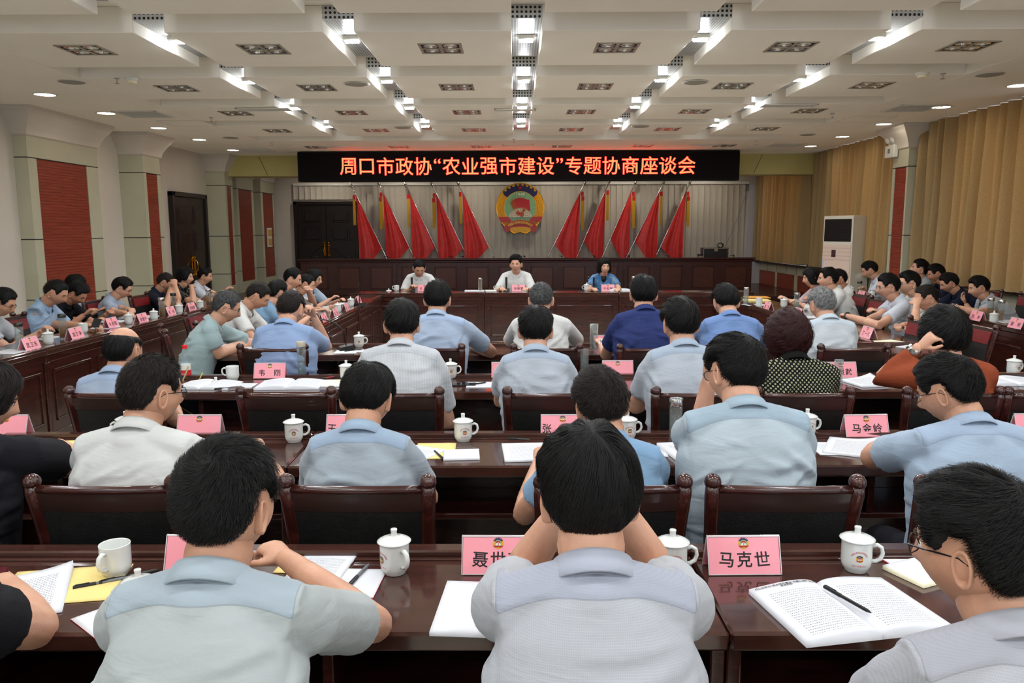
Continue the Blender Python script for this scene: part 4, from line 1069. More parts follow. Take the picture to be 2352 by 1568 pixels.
def card(p, rot, name, label, both=False, w=None):
    global EMB_CARD
    t = thing('name_card', label, 'name card', p, math.radians(rot), 'pink name cards in acrylic stands')
    tilt = math.atan2(CARDD/2, CARDH)
    L = math.hypot(CARDD/2, CARDH)
    for s in (1, -1):
        M = Matrix.Rotation(PI if s < 0 else 0, 4, 'Z') @ Matrix.Translation((0, -CARDD/2, .001)) @ Matrix.Rotation(-tilt, 4, 'X')
        MB().bbox(-CARDW/2+.003, CARDW/2-.003, -.0006, .0006, .001, L-.004, .0003, M=M).obj('pink_sheet', M_pink, t)
        a = MB(); a.box(-CARDW/2, CARDW/2, -.0030, -.0016, 0, .0025, M=M); a.box(-CARDW/2, -CARDW/2+.0022, -.0030, .001, 0, L, M=M); a.box(CARDW/2-.0022, CARDW/2, -.0030, .001, 0, L, M=M); a.box(-CARDW/2, CARDW/2, -.002, .002, L-.004, L, M=M)
        a.obj('acrylic_edge', mat('acrylic_edge', (206, 196, 198), .08, spec=.8), t)
        if s > 0 or both:
            if EMB_CARD is None: q, ms = mini(.0145, 28); EMB_CARD = q.mesh('emblem_print', ms)
            e = link('emblem_print', EMB_CARD, t); e.matrix_local = M @ Matrix.Translation((0, -.0008, L*.80))
            n = len(name); 
            for k, c in enumerate(name):
                if c == ' ': continue
                me = text_mesh(c, .044, M_ink, 0, .0006, name='written_character')
                x = (k-(n-1)/2)*(.049 if n >= 3 else .049)
                o = link('written_character', me, t); o.matrix_local = M @ Matrix.Translation((x, -.0012, L*.36)) @ Matrix.Rotation(PI/2, 4, 'X') @ Matrix.Rotation(.06*((k*7) % 3-1), 4, 'Z')
    return t
# papers
def uvmesh(name, verts, faces, uvs, mis, mats, smooth=False):
    me = bpy.data.meshes.new(name); me.from_pydata([tuple(v) for v in verts], [], [tuple(f) for f in faces])
    uv = me.uv_layers.new(name='UVMap')
    for p in me.polygons:
        p.material_index = mis[p.index]; p.use_smooth = smooth
        for li in p.loop_indices: uv.data[li].uv = uvs[me.loops[li].vertex_index]
    for m in mats: me.materials.append(m)
    me.update(); return me
def sheet_mesh(w, h, th, bend=0, printed=True, curl=0, n=12, under=M_paper, seed=0, top=None):
    """a sheet or pad lying flat; top face printed. bend lifts the left edge into the spine curve"""
    vs = []; uvs = []; fs = []; mi = []
    for i in range(n+1):
        u = i/n
        for j in range(n+1):
            v = j/n
            z = th+bend*math.sin(PI*u**.6)*.9+curl*((u**3)*(v**2))
            vs.append((-w/2+w*u, -h/2+h*v, z)); uvs.append((u, v))
    for i in range(n):
        for j in range(n): a = i*(n+1)+j; fs.append((a, a+n+1, a+n+2, a+1)); mi.append(0)
    # skirt
    ring = [i*(n+1) for i in range(n+1)]+[n*(n+1)+j for j in range(1, n+1)]+[i*(n+1)+n for i in range(n-1, -1, -1)]+[j for j in range(n-1, 0, -1)]
    o = len(vs)
    for r in ring: vs.append((vs[r][0], vs[r][1], 0)); uvs.append((0, 0))
    k = len(ring)
    for q in range(k): fs.append((ring[q], o+q, o+(q+1) % k, ring[(q+1) % k])); mi.append(1)
    return uvmesh('sheet', vs, fs, uvs, mi, [top or (M_print if printed else M_paper), under], True)
def sheet(p, rot, label, w=.21, h=.285, th=.003, printed=True, name='printed_sheet', cat='papers', curl=0, under=M_paper, top=None, dz=0):
    o = link(name, sheet_mesh(w, h, th, 0, printed, curl, under=under, top=top), None, (p[0], p[1], p[2]+dz+.0005), math.radians(rot)); tag(o, label, cat); return o
def booklet(p, rot, label, w=.2, h=.28, th=.012, title=False, dz=0):
    t = thing('open_booklet', label, 'booklet', (p[0], p[1], p[2]+dz+.0005), math.radians(rot))
    l = link('left_pages', sheet_mesh(w, h, th*.8, .016), t, (-w/2, 0, 0)); l.rotation_euler = (0, 0, PI)
    for v in l.data.vertices: pass
    link('right_pages', sheet_mesh(w, h, th*.7, .014), t, (w/2, 0, 0))
    return t
# mirrored print orientation for left pages: flip uv so that text reads upright
def fix_left(me):
    for d in me.uv_layers[0].data: d.uv = (1-d.uv[0], 1-d.uv[1])
def pen(p, rot, label, c=M_black, L=.145, dz=.005):
    t = thing('pen', label, 'pen', (p[0], p[1], p[2]+dz), math.radians(rot))
    MB().tube([(-L/2, 0, 0), (L/2-.012, 0, 0), (L/2, 0, 0)], [.0045, .0045, .0015], 8).obj('barrel', c, t)
    MB().tube([(-L/2-.004, 0, 0), (-L/2+.05, 0, 0)], [.0053, .0053], 8).bbox(-L/2, -L/2+.035, -.001, .001, .005, .007, .0004).obj('cap', M_black, t); return t
def glass_cup(p, label, h=.19, r=.031, lid=True, fill=.6, tea=False, lidm=None, grp='glass tumblers'):
    t = thing('glass_tumbler', label, 'tumbler', p, 0, grp)
    MB().lathe([(.0, .0), (r, .0), (r, h), (r-.003, h), (r-.003, .014), (.0, .012)], 24).obj('glass_body', M_glass, t, True)
    if fill: MB().lathe([(.0, .0145), (r-.0034, .0145), (r-.0034, h*fill), (.0, h*fill)], 24).obj('drink', M_tea if tea else M_water, t, True)
    if tea:
        b = MB(); rs = random.Random(int(p[0]*100))
        for _ in range(26): a = rs.uniform(0, 6.28); q = rs.uniform(0, r-.008); z = rs.uniform(.018, .055) if rs.random() < .75 else h*fill-.006; b.ball((q*math.cos(a), q*math.sin(a), z), (.006, .003, .003), 5, 3)
        stuff(b.obj('tea_leaves', M_teadk, t))
    if lid:
        MB().lathe([(.0, h), (r+.002, h), (r+.0025, h+.002), (r+.0025, h+.028), (r, h+.032), (r-.006, h+.032), (r-.008, h+.030), (.0, h+.030)], 28).obj('lid', lidm or M_steel, t, 'auto')
    else: MB().lathe([(r-.002, h-.002), (r, h), (r+.0005, h+.004), (r-.0025, h+.004)], 24).obj('rim', M_glass, t, True)
    return t
# ------------------------------------------------------------------ people
def sstep(x): x = np.clip(x, 0, 1); return x*x*(3-2*x)
def head_pos(d, fem=False, fat=1.0):
    x, y, z = d[:, 0], d[:, 1], d[:, 2]
    p = d*np.array([.079*fat, .096, .112])
    lo = np.clip(-z, 0, 1)
    p[:, 0] *= 1-(.40 if not fem else .46)*lo**1.6/fat
    p[:, 0] *= 1+.06*np.exp(-((z+.35)/.25)**2)*(fat)
    bk = y < 0
    p[:, 1] = np.where(bk, p[:, 1]*(1.03-.42*lo**1.1), p[:, 1]*(1-.10*lo**2))
    X, Z = p[:, 0], p[:, 2]; ax = np.abs(X)
    fr = sstep((y-.1)/.3)
    g = lambda x0, sx, z0, sz, a=ax: np.exp(-((a-x0)/sx)**2-((Z-z0)/sz)**2)
    dy = .021*g(0, .0125, -.032, .014)+.012*g(0, .009, -.010, .022)-.010*g(.032, .015, .003, .011)+.004*g(.03, .022, .024, .008)
    dy += .005*g(0, .022, -.060, .006)+.005*g(0, .019, -.073, .006)-.003*g(0, .026, -.0665, .003)+.007*g(0, .02, -.098, .014)+.004*g(.045, .02, -.025, .02)
    p[:, 1] += dy*fr
    return p
HL_M = ([0, .5, .85, 1.02, 1.18, 1.38, 1.75, 1.95, 2.3, 3.15], [.60, .60, .50, .14, .04, .32, .32, -.12, -.42, -.50])
HL_F = ([0, .45, .8, 1.0, 1.3, 1.7, 2.3, 3.15], [.45, .45, .1, -.45, -.75, -.80, -.85, -.88])
def hair_pos(d, H):
    """surface of the hair for unit directions d; returns points and mask"""
    p = head_pos(d, H['fem'], H['fat'])
    az = np.abs(np.arctan2(d[:, 0], d[:, 1])); el = d[:, 2]
    line = np.interp(az, *(HL_F if H['style'] in ('bob', 'curly', 'shortbob') else HL_M))+H['recede']*np.exp(-(az/.9)**2)
    if H['style'] == 'shortbob': line = np.interp(az, [0, .45, .8, 1.0, 1.3, 1.6, 2.0, 3.15], [.5, .5, .2, -.25, -.40, -.30, -.55, -.62])
    m = sstep((el-line)/.13+.25)
    th = H['top']*sstep((el+.1)/.8)+H['side']*(1-sstep((el+.1)/.8))
    th = th*(1-.8*sstep((-el-.05)/.4)) if H['style'] in ('short', 'buzz') else th
    wob = 1+.09*np.sin(d[:, 0]*7+H['seed'])*np.sin(d[:, 1]*6+1.7*H['seed'])+.10*np.sin(d[:, 0]*17+d[:, 2]*13+H['seed'])
    if H['style'] == 'curly': wob = wob+.16*np.sin(d[:, 0]*23+H['seed'])*np.sin(d[:, 1]*21)*np.sin(d[:, 2]*22)
    off = th*wob
    if H['bald'] is not None:
        b = np.array(H['bald'][0], float); b /= np.linalg.norm(b); r = H['bald'][1]
        m = m*(1-H['bald'][2]*sstep((np.cos(r)*-1+d@b)/(1-np.cos(r))*1.6))
    out = p+d*(off*m-.004*(1-m))[:, None]
    if H['style'] == 'bob':
        hz = np.sqrt(d[:, 0]**2+d[:, 1]**2)+1e-6
        ux, uy = d[:, 0]/hz, d[:, 1]/hz
        t = np.clip(-el, 0, 1)
        tgt = np.stack([ux*(.094+.012*t), uy*(.108-.012*t), -t*H['drop']], 1)
        w = (sstep((-el+.15)/.3)*sstep((az-.95)/.35)*m)[:, None]
        out = out*(1-w)+tgt*w
    return out, m
def sphere_dirs(nu, nv):
    ph = np.linspace(.0, PI, nv); th = np.linspace(0, 2*PI, nu, endpoint=False)
    P, T = np.meshgrid(ph, th, indexing='ij')
    return np.stack([np.sin(P)*np.sin(T), np.sin(P)*np.cos(T), np.cos(P)], -1)
def strands(H, n, L, width, stick, seed, nseg=3):
    r = np.random.default_rng(seed)
    d = r.normal(size=(n*3, 3)); d /= np.linalg.norm(d, axis=1)[:, None]
    p, m = hair_pos(d, H); k = (m > r.uniform(.25, .8, len(m))); d = d[k][:n]; n = len(d)
    c = np.array(H['crown'], float); c /= np.linalg.norm(c)
    L = L*r.uniform(.6, 1.25, n)
    P = []; dd = d.copy(); lift = np.zeros(n)
    jit = r.normal(size=(n, 3))*H['jit']
    for s in range(nseg+1):
        q, m = hair_pos(dd, H)
        nrm = dd/np.linalg.norm(dd, axis=1)[:, None]
        P.append(q+nrm*(.0012+lift)[:, None])
        fl = dd-c[None]*(dd@c)[:, None]; fl = fl-dd*np.sum(fl*dd, 1)[:, None]
        fl += np.cross(dd, c[None].repeat(n, 0))*H['swirl']
        fl -= np.array([0, 0, 1.0])*np.clip(.5-dd[:, 2:3], 0, 1)*.8
        fl += np.array([0, .6, 0])*np.clip(dd[:, 1:2], 0, 1)*(.3)
        fl = fl/(np.linalg.norm(fl, axis=1)[:, None]+1e-6)+jit
        st = L/nseg/.1*(1-stick)*np.where(m > .4, 1.0, .0)
        dd = dd+fl*st[:, None]; dd /= np.linalg.norm(dd, axis=1)[:, None]
        lift = lift+L/nseg*stick*.9+r.uniform(0, .0012, n)
    P = np.array(P)     # seg+1, n, 3
    T = P[1:]-P[:-1]; T = np.concatenate([T, T[-1:]]); N = P/np.linalg.norm(P, axis=2)[..., None]
    W = np.cross(T, N+r.normal(size=(1, n, 3))*.4); W /= np.linalg.norm(W, axis=2)[..., None]+1e-9
    wid = (width*np.array([1, .95, .8, .5, .3])[:nseg+1] if nseg > 2 else width*np.array([1, .85, .4])[:nseg+1])[:, None, None]*r.uniform(.7, 1.3, (1, n, 1))
    A, B = P-W*wid/2, P+W*wid/2
    V = np.stack([A, B], 2).transpose(1, 0, 2, 3).reshape(-1, 3)      # n, seg+1, 2
    b = (np.arange(n)*(nseg+1)*2)[:, None]+np.arange(nseg)[None]*2
    Fq = np.stack([b, b+1, b+3, b+2], -1).reshape(-1, 4)
    return V, [tuple(q) for q in Fq.tolist()]
EAR = None
def ear_pts():
    rings = []
    for sc, out in ((1.0, .0), (1.03, .010), (.98, .016), (.80, .0155), (.68, .008), (.4, .004), (.03, .005)):
        R = []
        for a in np.linspace(0, 2*PI, 18, endpoint=False):
            ry = .0175*(1+.14*math.sin(a)); y = -math.cos(a)*ry*sc; z = .031*math.sin(a)*sc - (.004 if math.sin(a) < -.5 else 0)
            R.append((out+max(0, -y)*.55, y-.002, z))
        rings.append(R)
    return np.array(rings)
EARG = ear_pts()
def add_hand(mb, W, d, n, sgn, curl=.5, s=1.0, spread=.12, fist=False):
    """hand from wrist W along d, palm faces n, sgn=+1 thumb on the (d x n) side"""
    d = Vector(d).normalized(); n = Vector(n); n = (n-d*n.dot(d)).normalized(); c = d.cross(n)*sgn
    W = Vector(W)
    mb.tube([W-d*.02*s, W+d*.015*s, W+d*.045*s, W+d*.08*s, W+d*.092*s], [.026*s, .031*s, .038*s, .041*s, .036*s], 12, ref=c, sq=(1, .42))
    for k, (off, ln, r) in enumerate(((.030, .072, .0088), (.010, .080, .0090), (-.010, .075, .0088), (-.029, .058, .0078))):
        p = W+d*(.080-abs(off)*.15)*s+c*off*s; dr = (d+c*off*spread*12).normalized(); pts = [p-dr*.012*s, p]
        ang = 0
        for q, f in enumerate((.45, .32, .23)):
            ang += curl*(.75+.12*k)*(1.0 if q else .8)
            v = dr*math.cos(ang)+n*math.sin(ang); p = p+v*ln*f*s; pts.append(p)
        mb.tube(pts, [r*s, r*s*1.04, r*s, r*s*.94, r*s*.72], 8)
    b = W+d*.022*s+c*.026*s+n*.008*s; v = (d*.62+c*.75+n*.25).normalized(); v2 = (d*.9+c*.15+n*.35).normalized()
    mb.tube([b-v*.015*s, b, b+v*.034*s, b+v*.034*s+v2*.028*s, b+v*.034*s+v2*.050*s], [.013*s, .0135*s, .0115*s, .0105*s, .008*s], 8)
def folds(v, amp, seed, zh):
    """cloth folds: many short curved creases, level across the lower back, slanting out of the armpits"""
    r = np.random.default_rng(seed); x, y, z = v[:, 0], v[:, 1], v[:, 2]
    d = np.zeros(len(v))
    for k in range(34):
        side = -1 if r.random() < .7 else 1
        if k < 18: x0, z0, an, L = r.uniform(-.15, .15), zh-r.uniform(.17, .46), r.normal(0, .22), r.uniform(.05, .13)
        elif k < 28:
            s = -1 if k % 2 else 1; x0, z0, an, L = s*r.uniform(.09, .17), zh-r.uniform(.12, .26), s*r.uniform(.3, 1.2)*(1 if r.random() < .6 else -1), r.uniform(.035, .08)
        else: x0, z0, an, L = r.uniform(-.12, .12), zh-r.uniform(.05, .14), r.normal(0, .3), r.uniform(.04, .09)
        w = r.uniform(.006, .012)*(1.25 if amp > .012 else 1); h = r.uniform(.35, 1.0)*amp*(.55 if k >= 28 else 1)
        ca, sa = math.cos(an), math.sin(an); u = (x-x0)*ca+(z-z0)*sa; t = -(x-x0)*sa+(z-z0)*ca+r.uniform(-6, 6)*u*u*.5
        d += h*(np.exp(-(t/w)**2)-.55*np.exp(-((t+1.7*w)/(1.3*w))**2))*np.exp(-(u/L)**2)*((y*side) > -.02)
    return d*(1-.6*sstep((np.abs(x)-.18)/.05))
CLO = dict(skyblue=((190, 212, 232), (176, 202, 232)), paleblue=((205, 218, 226), (190, 212, 228)), white=((226, 226, 222), (222, 222, 220)))
NP = 0
def person(label, px, py, Y, h=0, yaw=0, pitch=8, roll=0, s=1.0, w=1.0, lean=None, fwd=.05, shirt=('paleblue', (198, 210, 216), (184, 204, 222), 'plain'), sleeve='short', R='desk', Lh='desk', hair=None, glasses=None, fem=False, skin=0, lod=2, collar=True, sh=0, fat=1.0, trousers=(24, 24, 30), buttons=False, Rk=.6, Lk=.6, hunch=0, watch=None, wr=1.0, pos=None, legs=True, inner=None, Rn=None, Ln=None):
    """px,py: image place of the head centre, Y its distance; h heading in degrees (0 looks away from the camera); R/Lh hand targets (world) or 'desk' or None or (elbow, hand)"""
    global NP; NP += 1; sd = NP*13+5
    Hw = at(px, py, Y) if pos is None else Vector(pos)
    if pos is None and Y < 4.3:
        k_ = 0 if Y < 2 else 1 if Y < 3 else 2
        s *= (.91, .93, .97)[k_]; Hw.z -= (.026, .032, .012)[k_]
    elif pos is None: Hw.z -= .008
    hr = math.radians(h); RZ = Matrix.Rotation(hr, 4, 'Z')
    Rh = Matrix.Rotation(math.radians(yaw), 4, 'Z') @ Matrix.Rotation(-math.radians(pitch), 4, 'X') @ Matrix.Rotation(math.radians(roll), 4, 'Y')
    pivl = Rh @ Vector((0, -.022*s, -.085*s))
    offN = pivl+Vector((0, -fwd*s-.01, -.058*s))
    Nw = Hw+RZ @ offN
    hipz = .53
    if lean is None: lean = math.sqrt(max(.53**2-(Nw.z-hipz)**2, .02**2)); lean = min(lean, .34)
    Pw = Nw-RZ @ Vector((0, lean, 0))
    root = thing('person', label, 'person', (Pw.x, Pw.y, 0), hr)
    INV = (Matrix.Translation((Pw.x, Pw.y, 0)) @ RZ).inverted()
    H_ = INV @ Hw; N = INV @ Nw; P = Vector((0, 0, hipz)); PV = H_+pivl
    # hair parameters
    H = dict(fem=fem, fat=fat, style='short', top=.020, side=.009, recede=0, bald=None, crown=(0.05, -.5, .86), swirl=.5, drop=.13, seed=sd % 7, color='black', stick=.15, L=.05, jit=.2)
    H.update(hair or {})
    HM = Matrix.Translation(H_) @ Rh @ Matrix.Scale(s, 4)
    # ---- head
    nu, nv = ((56, 44), (44, 34), (34, 28))[min(lod, 2)]
    D = sphere_dirs(nu, nv); hp = head_pos(D.reshape(-1, 3), fem, fat)
    mb = MB(); mb.grid(xf(hp, HM).reshape(nv, nu, 3), 0, closeu=True)
    hc = hp.reshape(nv, nu, 3)
    k = 0
    for i in range(nv-1):
        for j in range(nu):
            q = hc[i, j]
            if q[1] > .06 and abs(q[0]) < .018 and -.077 < q[2] < -.059: mb.m[k] = 1
            k += 1
    sk = skin_mat(skin)
    for sx in (-1, 1):
        E = EARG.copy(); E[..., 0] = sx*(E[..., 0]+.0675*fat); E[..., 1] -= .004; E[..., 2] -= .012
        mb.grid(xf(E.reshape(-1, 3), HM).reshape(E.shape), 0, closeu=True)
        mb.ball(tuple(HM @ Vector((sx*.031, .078, .003))), (.0125*s, .009*s, .0085*s if pitch < 24 else .006*s), 10, 7, 2 if pitch < 24 else 0, M=Rh)
        if pitch < 24: mb.ball(tuple(HM @ Vector((sx*.031, .0845, .002))), (.0058*s, .0038*s, .0058*s), 8, 6, 3, M=Rh)
        br = [(sx*.014, .0945, .020), (sx*.028, .0925, .025), (sx*.044, .082, .020)]
        mb.tube([tuple(HM @ Vector(b)) for b in br], [.0028*s, .0034*s, .0018*s], 5, 3)
        lid = [(sx*.019, .0865, .006), (sx*.031, .0885, .0105), (sx*.044, .079, .006)]
        mb.tube([tuple(HM @ Vector(b)) for b in lid], [.0012*s, .0018*s, .001*s], 5, 3)
    # ---- arms
    ue, fo = .285*s, .245*s
    SHD = {}
    up = (N-P).normalized()
    sm = MB(); bm = MB(); hm = MB() if lod >= 2 else bm
    shz = -.045*s
    arms = {}; hems = []
    for sx, tgt, nm in ((1, R, 'R'), (-1, Lh, 'L')):
        Sp = N+Vector((sx*.150*s*w, -.004+hunch*.02, shz+sh*sx))
        if tgt is None: E = Sp+Vector((sx*.05, .05, -.27*s)); Wr = E+Vector((-sx*.06, .22, .03))
        elif isinstance(tgt, str): 
            Wr = Vector((sx*.09, Sp.y+.38, .815)); tgt = None
            E = None
        elif isinstance(tgt, tuple) and isinstance(tgt[0], Vector): E = INV @ tgt[0]; Wr = INV @ tgt[1]
        else: Wr = INV @ Vector(tgt); E = None
        if E is None:
            v = Wr-Sp; Lr = v.length; mx = (ue+fo)*.985
            if Lr > mx: Wr = Sp+v.normalized()*mx; v = Wr-Sp; Lr = mx
            a = (ue*ue-fo*fo+Lr*Lr)/(2*Lr); hh = math.sqrt(max(ue*ue-a*a, 0))
            pole = Vector((sx*.55, -.15, -.9)); dn = v.normalized(); pole = (pole-dn*pole.dot(dn)).normalized()
            E = Sp+dn*a+pole*hh
        arms[nm] = (Sp, E, Wr)
        fd = (Wr-E).normalized()
        bm.tube([Sp, Sp.lerp(E, .4), Sp.lerp(E, .8), E, E.lerp(Wr, .3), E.lerp(Wr, .7), Wr, Wr+fd*.02], [.024*s, .031*s*wr, .043*s*wr, .042*s*wr, .043*s*wr, .035*s*wr, .027*s*wr, .026*s*wr], 12)
        nrm = (Rn if sx > 0 else Ln) or (Vector((0, 0, -1)) if abs(fd.z) < .75 else Vector((-sx*.5, -.8 if fd.z > 0 else .2, 0)))
        if not isinstance(nrm, Vector): nrm = RZ.inverted() @ Vector(nrm)
        add_hand(hm, Wr+fd*.012, fd, nrm, 1 if (fd.cross(nrm)).dot(Vector((-sx, 0, 0))) > 0 else -1, Rk if sx > 0 else Lk, s*(.92 if fem else 1))
        sm.tube([N+Vector((0, .0, .012)), N.lerp(Sp, .5)+Vector((0, -.004, .008)), Sp], [.056*s, .060*s, .066*s], 12)
        if sx > 0: sm.ball(tuple(N+Vector((0, -.010, -.008))), (.080*s, .078*s, .058*s), 16, 10)
        # sleeves
        if sleeve == 'short':
            hem = .66
            t_ = (E-Sp).normalized(); q = Sp.lerp(E, hem); hems.append((q, t_))
            sm.tube([N.lerp(Sp, .25)+Vector((0, 0, .0)), Sp-Vector((sx*.012, 0, -.004)), Sp+t_*.06*s, Sp.lerp(E, .45), q], [.052*s, .060*s, .062*s*wr, .061*s*wr, .065*s*wr], 14)
        elif sleeve == 'long':
            sm.tube([N.lerp(Sp, .3), Sp, Sp.lerp(E, .4), E-fd*.0, E.lerp(Wr, .4), E.lerp(Wr, .88)], [.05*s, .066*s, .062*s, .056*s, .047*s, .036*s], 14)
        elif sleeve == 'half':
            sm.tube([N.lerp(Sp, .3), Sp, Sp.lerp(E, .5), E, E.lerp(Wr, .12)], [.05*s, .068*s, .068*s, .062*s, .060*s], 14)
    # neck + core of the body
    ntop = H_+Rh @ Vector((0, -.012*s, -.045*s))
    bm.tube([N-Vector((0, 0, .10)), N-Vector((0, -.004, .01)), PV.lerp(N, .35)+Vector((0, .0, 0)), PV, ntop], [.04*s, .048*s*fat, .060*s*fat, .063*s*fat, .058*s], 14, sq=(1, 1.0))
    bm.tube([N-Vector((0, 0, .06)), P], [.04*s, .07*s], 10)
    for sx in (-1, 1): bm.tube([N-Vector((0, 0, .05)), arms['R' if sx > 0 else 'L'][0]], [.03*s, .026*s], 10)
    vox = (.0060, .0075, .0130)[min(lod, 2)]
    v, f, n_ = bake_remesh(bm, vox, 2)
    mb.add(v, f, 0)
    if lod >= 2:
        v, f, n_ = bake_remesh(hm, .0068, 1); mb.add(v, f, 0)
    mb.obj('body', [sk, M_lip, M_eyew, M_iris], root, True)
    # ---- shirt
    prof = [(0, .172, .128), (.12, .168, .128), (.28, .166, .122), (.45, .176, .124), (.62, .186, .122), (.76, .184, .112), (.87, .160, .096), (.95, .115, .080), (1.0, .078, .070)]
    if fem: prof = [(a, b*.92*(1 if a > .4 else .98), c*.93) for a, b, c in prof]
    rings = []
    mid = P.lerp(N, .5)+Vector((0, -.02-.04*hunch-.12*max(lean-.1, 0), .01))
    for t, a, b in prof:
        c = P*(1-t)**2+mid*2*t*(1-t)+N*t*t if True else P.lerp(N, t)
        tg = ((mid-P)*(1-t)+(N-mid)*t).normalized(); fw = Vector((0, tg.z, -tg.y)).normalized()
        R_ = []
        for q in np.linspace(0, 2*PI, 28, endpoint=False):
            cx, cy = math.cos(q), math.sin(q); e = .82
            cx = math.copysign(abs(cx)**e, cx); cy = math.copysign(abs(cy)**e, cy)
            R_.append(tuple(c+Vector((1, 0, 0))*cx*a*s*w+fw*cy*b*s*(w*.5+.5)))
        rings.append(R_)
    G = np.array(rings); sm.grid(G, closeu=True)
    nn = len(prof); o = sm.n-nn*28
    sm.f += [tuple(o+k for k in range(28))[::-1], tuple(o+(nn-1)*28+k for k in range(28))]; sm.m += [0, 0]
    vox = (.0066, .0090, .0148)[min(lod, 2)]
    v, f, n_ = bake_remesh(sm, vox, 4)
    if fem: pass
    zh = N.z
    amp = (.0135, .0150, .0180)[min(lod, 2)]
    bl = np.clip((zh-.02-v[:, 2])/.08, 0.1, 1)
    hemk = np.ones(len(v))
    for q_, t_ in hems:
        rel = v-np.array(q_); pr_ = rel@np.array(t_); rad = np.linalg.norm(rel-pr_[:, None]*np.array(t_)[None], axis=1)
        hemk *= 1-sstep((pr_+.055)/.025)*(rad < .10)
    v = v+n_*((folds(v, amp, sd, zh)*bl)*hemk)[:, None]
    # yoke seam: a small step in the cloth across the upper back
    has = shirt[2] is not None
    cm = cloth_mat('cloth_'+shirt[0]+'_'+shirt[3], shirt[1], shirt[3], shirt[4] if len(shirt) > 4 else None, shirt[2])
    fa = np.asarray(f)
    dz = v[:, 2]-(N.z+.018*s-1.4*v[:, 0]**2)
    yv = np.where((v[:, 1] < N.y+.02) & (np.abs(v[:, 0]) < .17*s*w), dz, -.05)
    yv = np.where(np.abs(v[:, 0]) > .150*s*w, np.minimum(dz, (.163*s*w-np.abs(v[:, 0]))), yv)
    if has:
        on = (v[:, 1] < N.y+.02) & (np.abs(v[:, 0]) < .17*s*w)
        v = v+n_*((np.where(on, (.0018*sstep((dz+.004)/.006)-.0014*np.exp(-(dz/.006)**2)), 0))[:, None])
        ds = np.abs(np.abs(v[:, 0])-.163*s*w); v = v-n_*(np.exp(-(ds/.005)**2)*.0022*(v[:, 2] > N.z-.26))[:, None]
    m2 = MB(); m2.add(v, [tuple(q) for q in fa.tolist()], 0)
    me = m2.mesh('shirt', [cm], True)
    if has and len(me.vertices) == len(yv):
        at_ = me.attributes.new('yoke', 'FLOAT', 'POINT'); at_.data.foreach_set('value', yv.astype(np.float32))
    so = link({'rust': 'jacket', 'jacketblue': 'jacket'}.get(shirt[0], 'shirt'), me, root)
    ycol = cloth_mat('collar_'+shirt[0], shirt[2] or shirt[1], 'plain')
    # ---- collar: stand and folded leaf
    if collar:
        nd = (PV-N).normalized(); ax = Vector((1, 0, 0)); fy = Vector((0, nd.z, -nd.y)).normalized()
        c0 = N+nd*(.006)*s+Vector((0, .002, 0)); m = MB()
        nC = 30; op = .30
        pr = [(.066, -.01), (.0635, .030), (.0645, .036), (.069, .037), (.073, .028), (.078, .010), (.081, -.009), (.078, -.011), (.073, .004), (.068, .024)]
        P_ = []
        for r_, z_ in pr:
            row = []
            for q in np.linspace(PI/2+op, PI/2+2*PI-op, nC):
                fr = max(0, math.sin(q)); zz = z_-(.018*fr**2 if z_ > .02 else .008*fr) ; rr = r_+(.006*fr if r_ > .07 else 0)
                row.append(tuple(c0+ax*math.cos(q)*rr*s*1.06*fat+fy*math.sin(q)*rr*s*1.04+nd*(zz+.004)*s-Vector((0, -.006*fr, .006*fr))*s))
            P_.append(row)
        m.grid(np.array(P_)); m.obj('collar', ycol, root, True)
    if buttons:
        m = MB()
        m.bbox(-.016, .016, -.003, .003, -.40, -.08, .002, M=Matrix.Translation(N+Vector((0, .128*s, 0))))
        m.obj('button_placket', cm, root)
    if inner:
        MB().ball(tuple(N+Vector((0, .048*s, -.030*s))), (.046*s, .050*s, .060*s), 16, 12).obj('undershirt', mat('inner_black', inner, .7), root, True)
    # ---- hair
    m = MB(); D = sphere_dirs(*((72, 54), (56, 42), (40, 30))[min(lod, 2)])
    hpz, mk = hair_pos(D.reshape(-1, 3), H)
    m.grid(xf(hpz, HM).reshape(D.shape), 0, closeu=True)
    mkk = mk.reshape(D.shape[:2]); keep = []
    nvv, nuu = mkk.shape; kf = []
    for i in range(nvv-1):
        for j in range(nuu):
            j2 = (j+1) % nuu
            if max(mkk[i, j], mkk[i+1, j], mkk[i, j2], mkk[i+1, j2]) > .02: kf.append(m.f[i*nuu+j])
    m.f = kf; m.m = [0]*len(kf)
    n_st, wd, ns = ((14000, .0007, 3), (6500, .001, 3), (1700, .0018, 2))[lod]
    V, Fq = strands(H, n_st, H['L'], wd, H['stick'], sd, ns)
    m.add(xf(V, HM), Fq, 0)
    m.obj('hair', hair_mat(H['color']), root, True)
    # ---- glasses
    if glasses:
        g = MB(); ln = MB()
        for sx in (-1, 1):
            ring_ = [HM @ Vector((sx*(.033+.024*math.cos(a)), .101-.006*abs(math.cos(a))-.004, .002+.017*math.sin(a))) for a in np.linspace(0, 2*PI, 17)]
            g.tube(ring_, .0014*s, 5, cap=False)
            c_ = [tuple(x_) for x_ in ring_[:-1]]; ln.add(c_, [tuple(range(16))])
            g.tube([HM @ Vector((sx*.056, .094, .006)), HM @ Vector((sx*.074, .06, .008)), HM @ Vector((sx*.079, .0, .004)), HM @ Vector((sx*.077, -.022, -.012))], .0016*s, 5)
        g.tube([HM @ Vector((-.010, .103, .004)), HM @ Vector((.010, .103, .004))], .0014*s, 5)
        go = g.obj('glasses', M_frame if glasses == 'dark' else M_darkmetal, root); ln.obj('lens', M_lens, go)
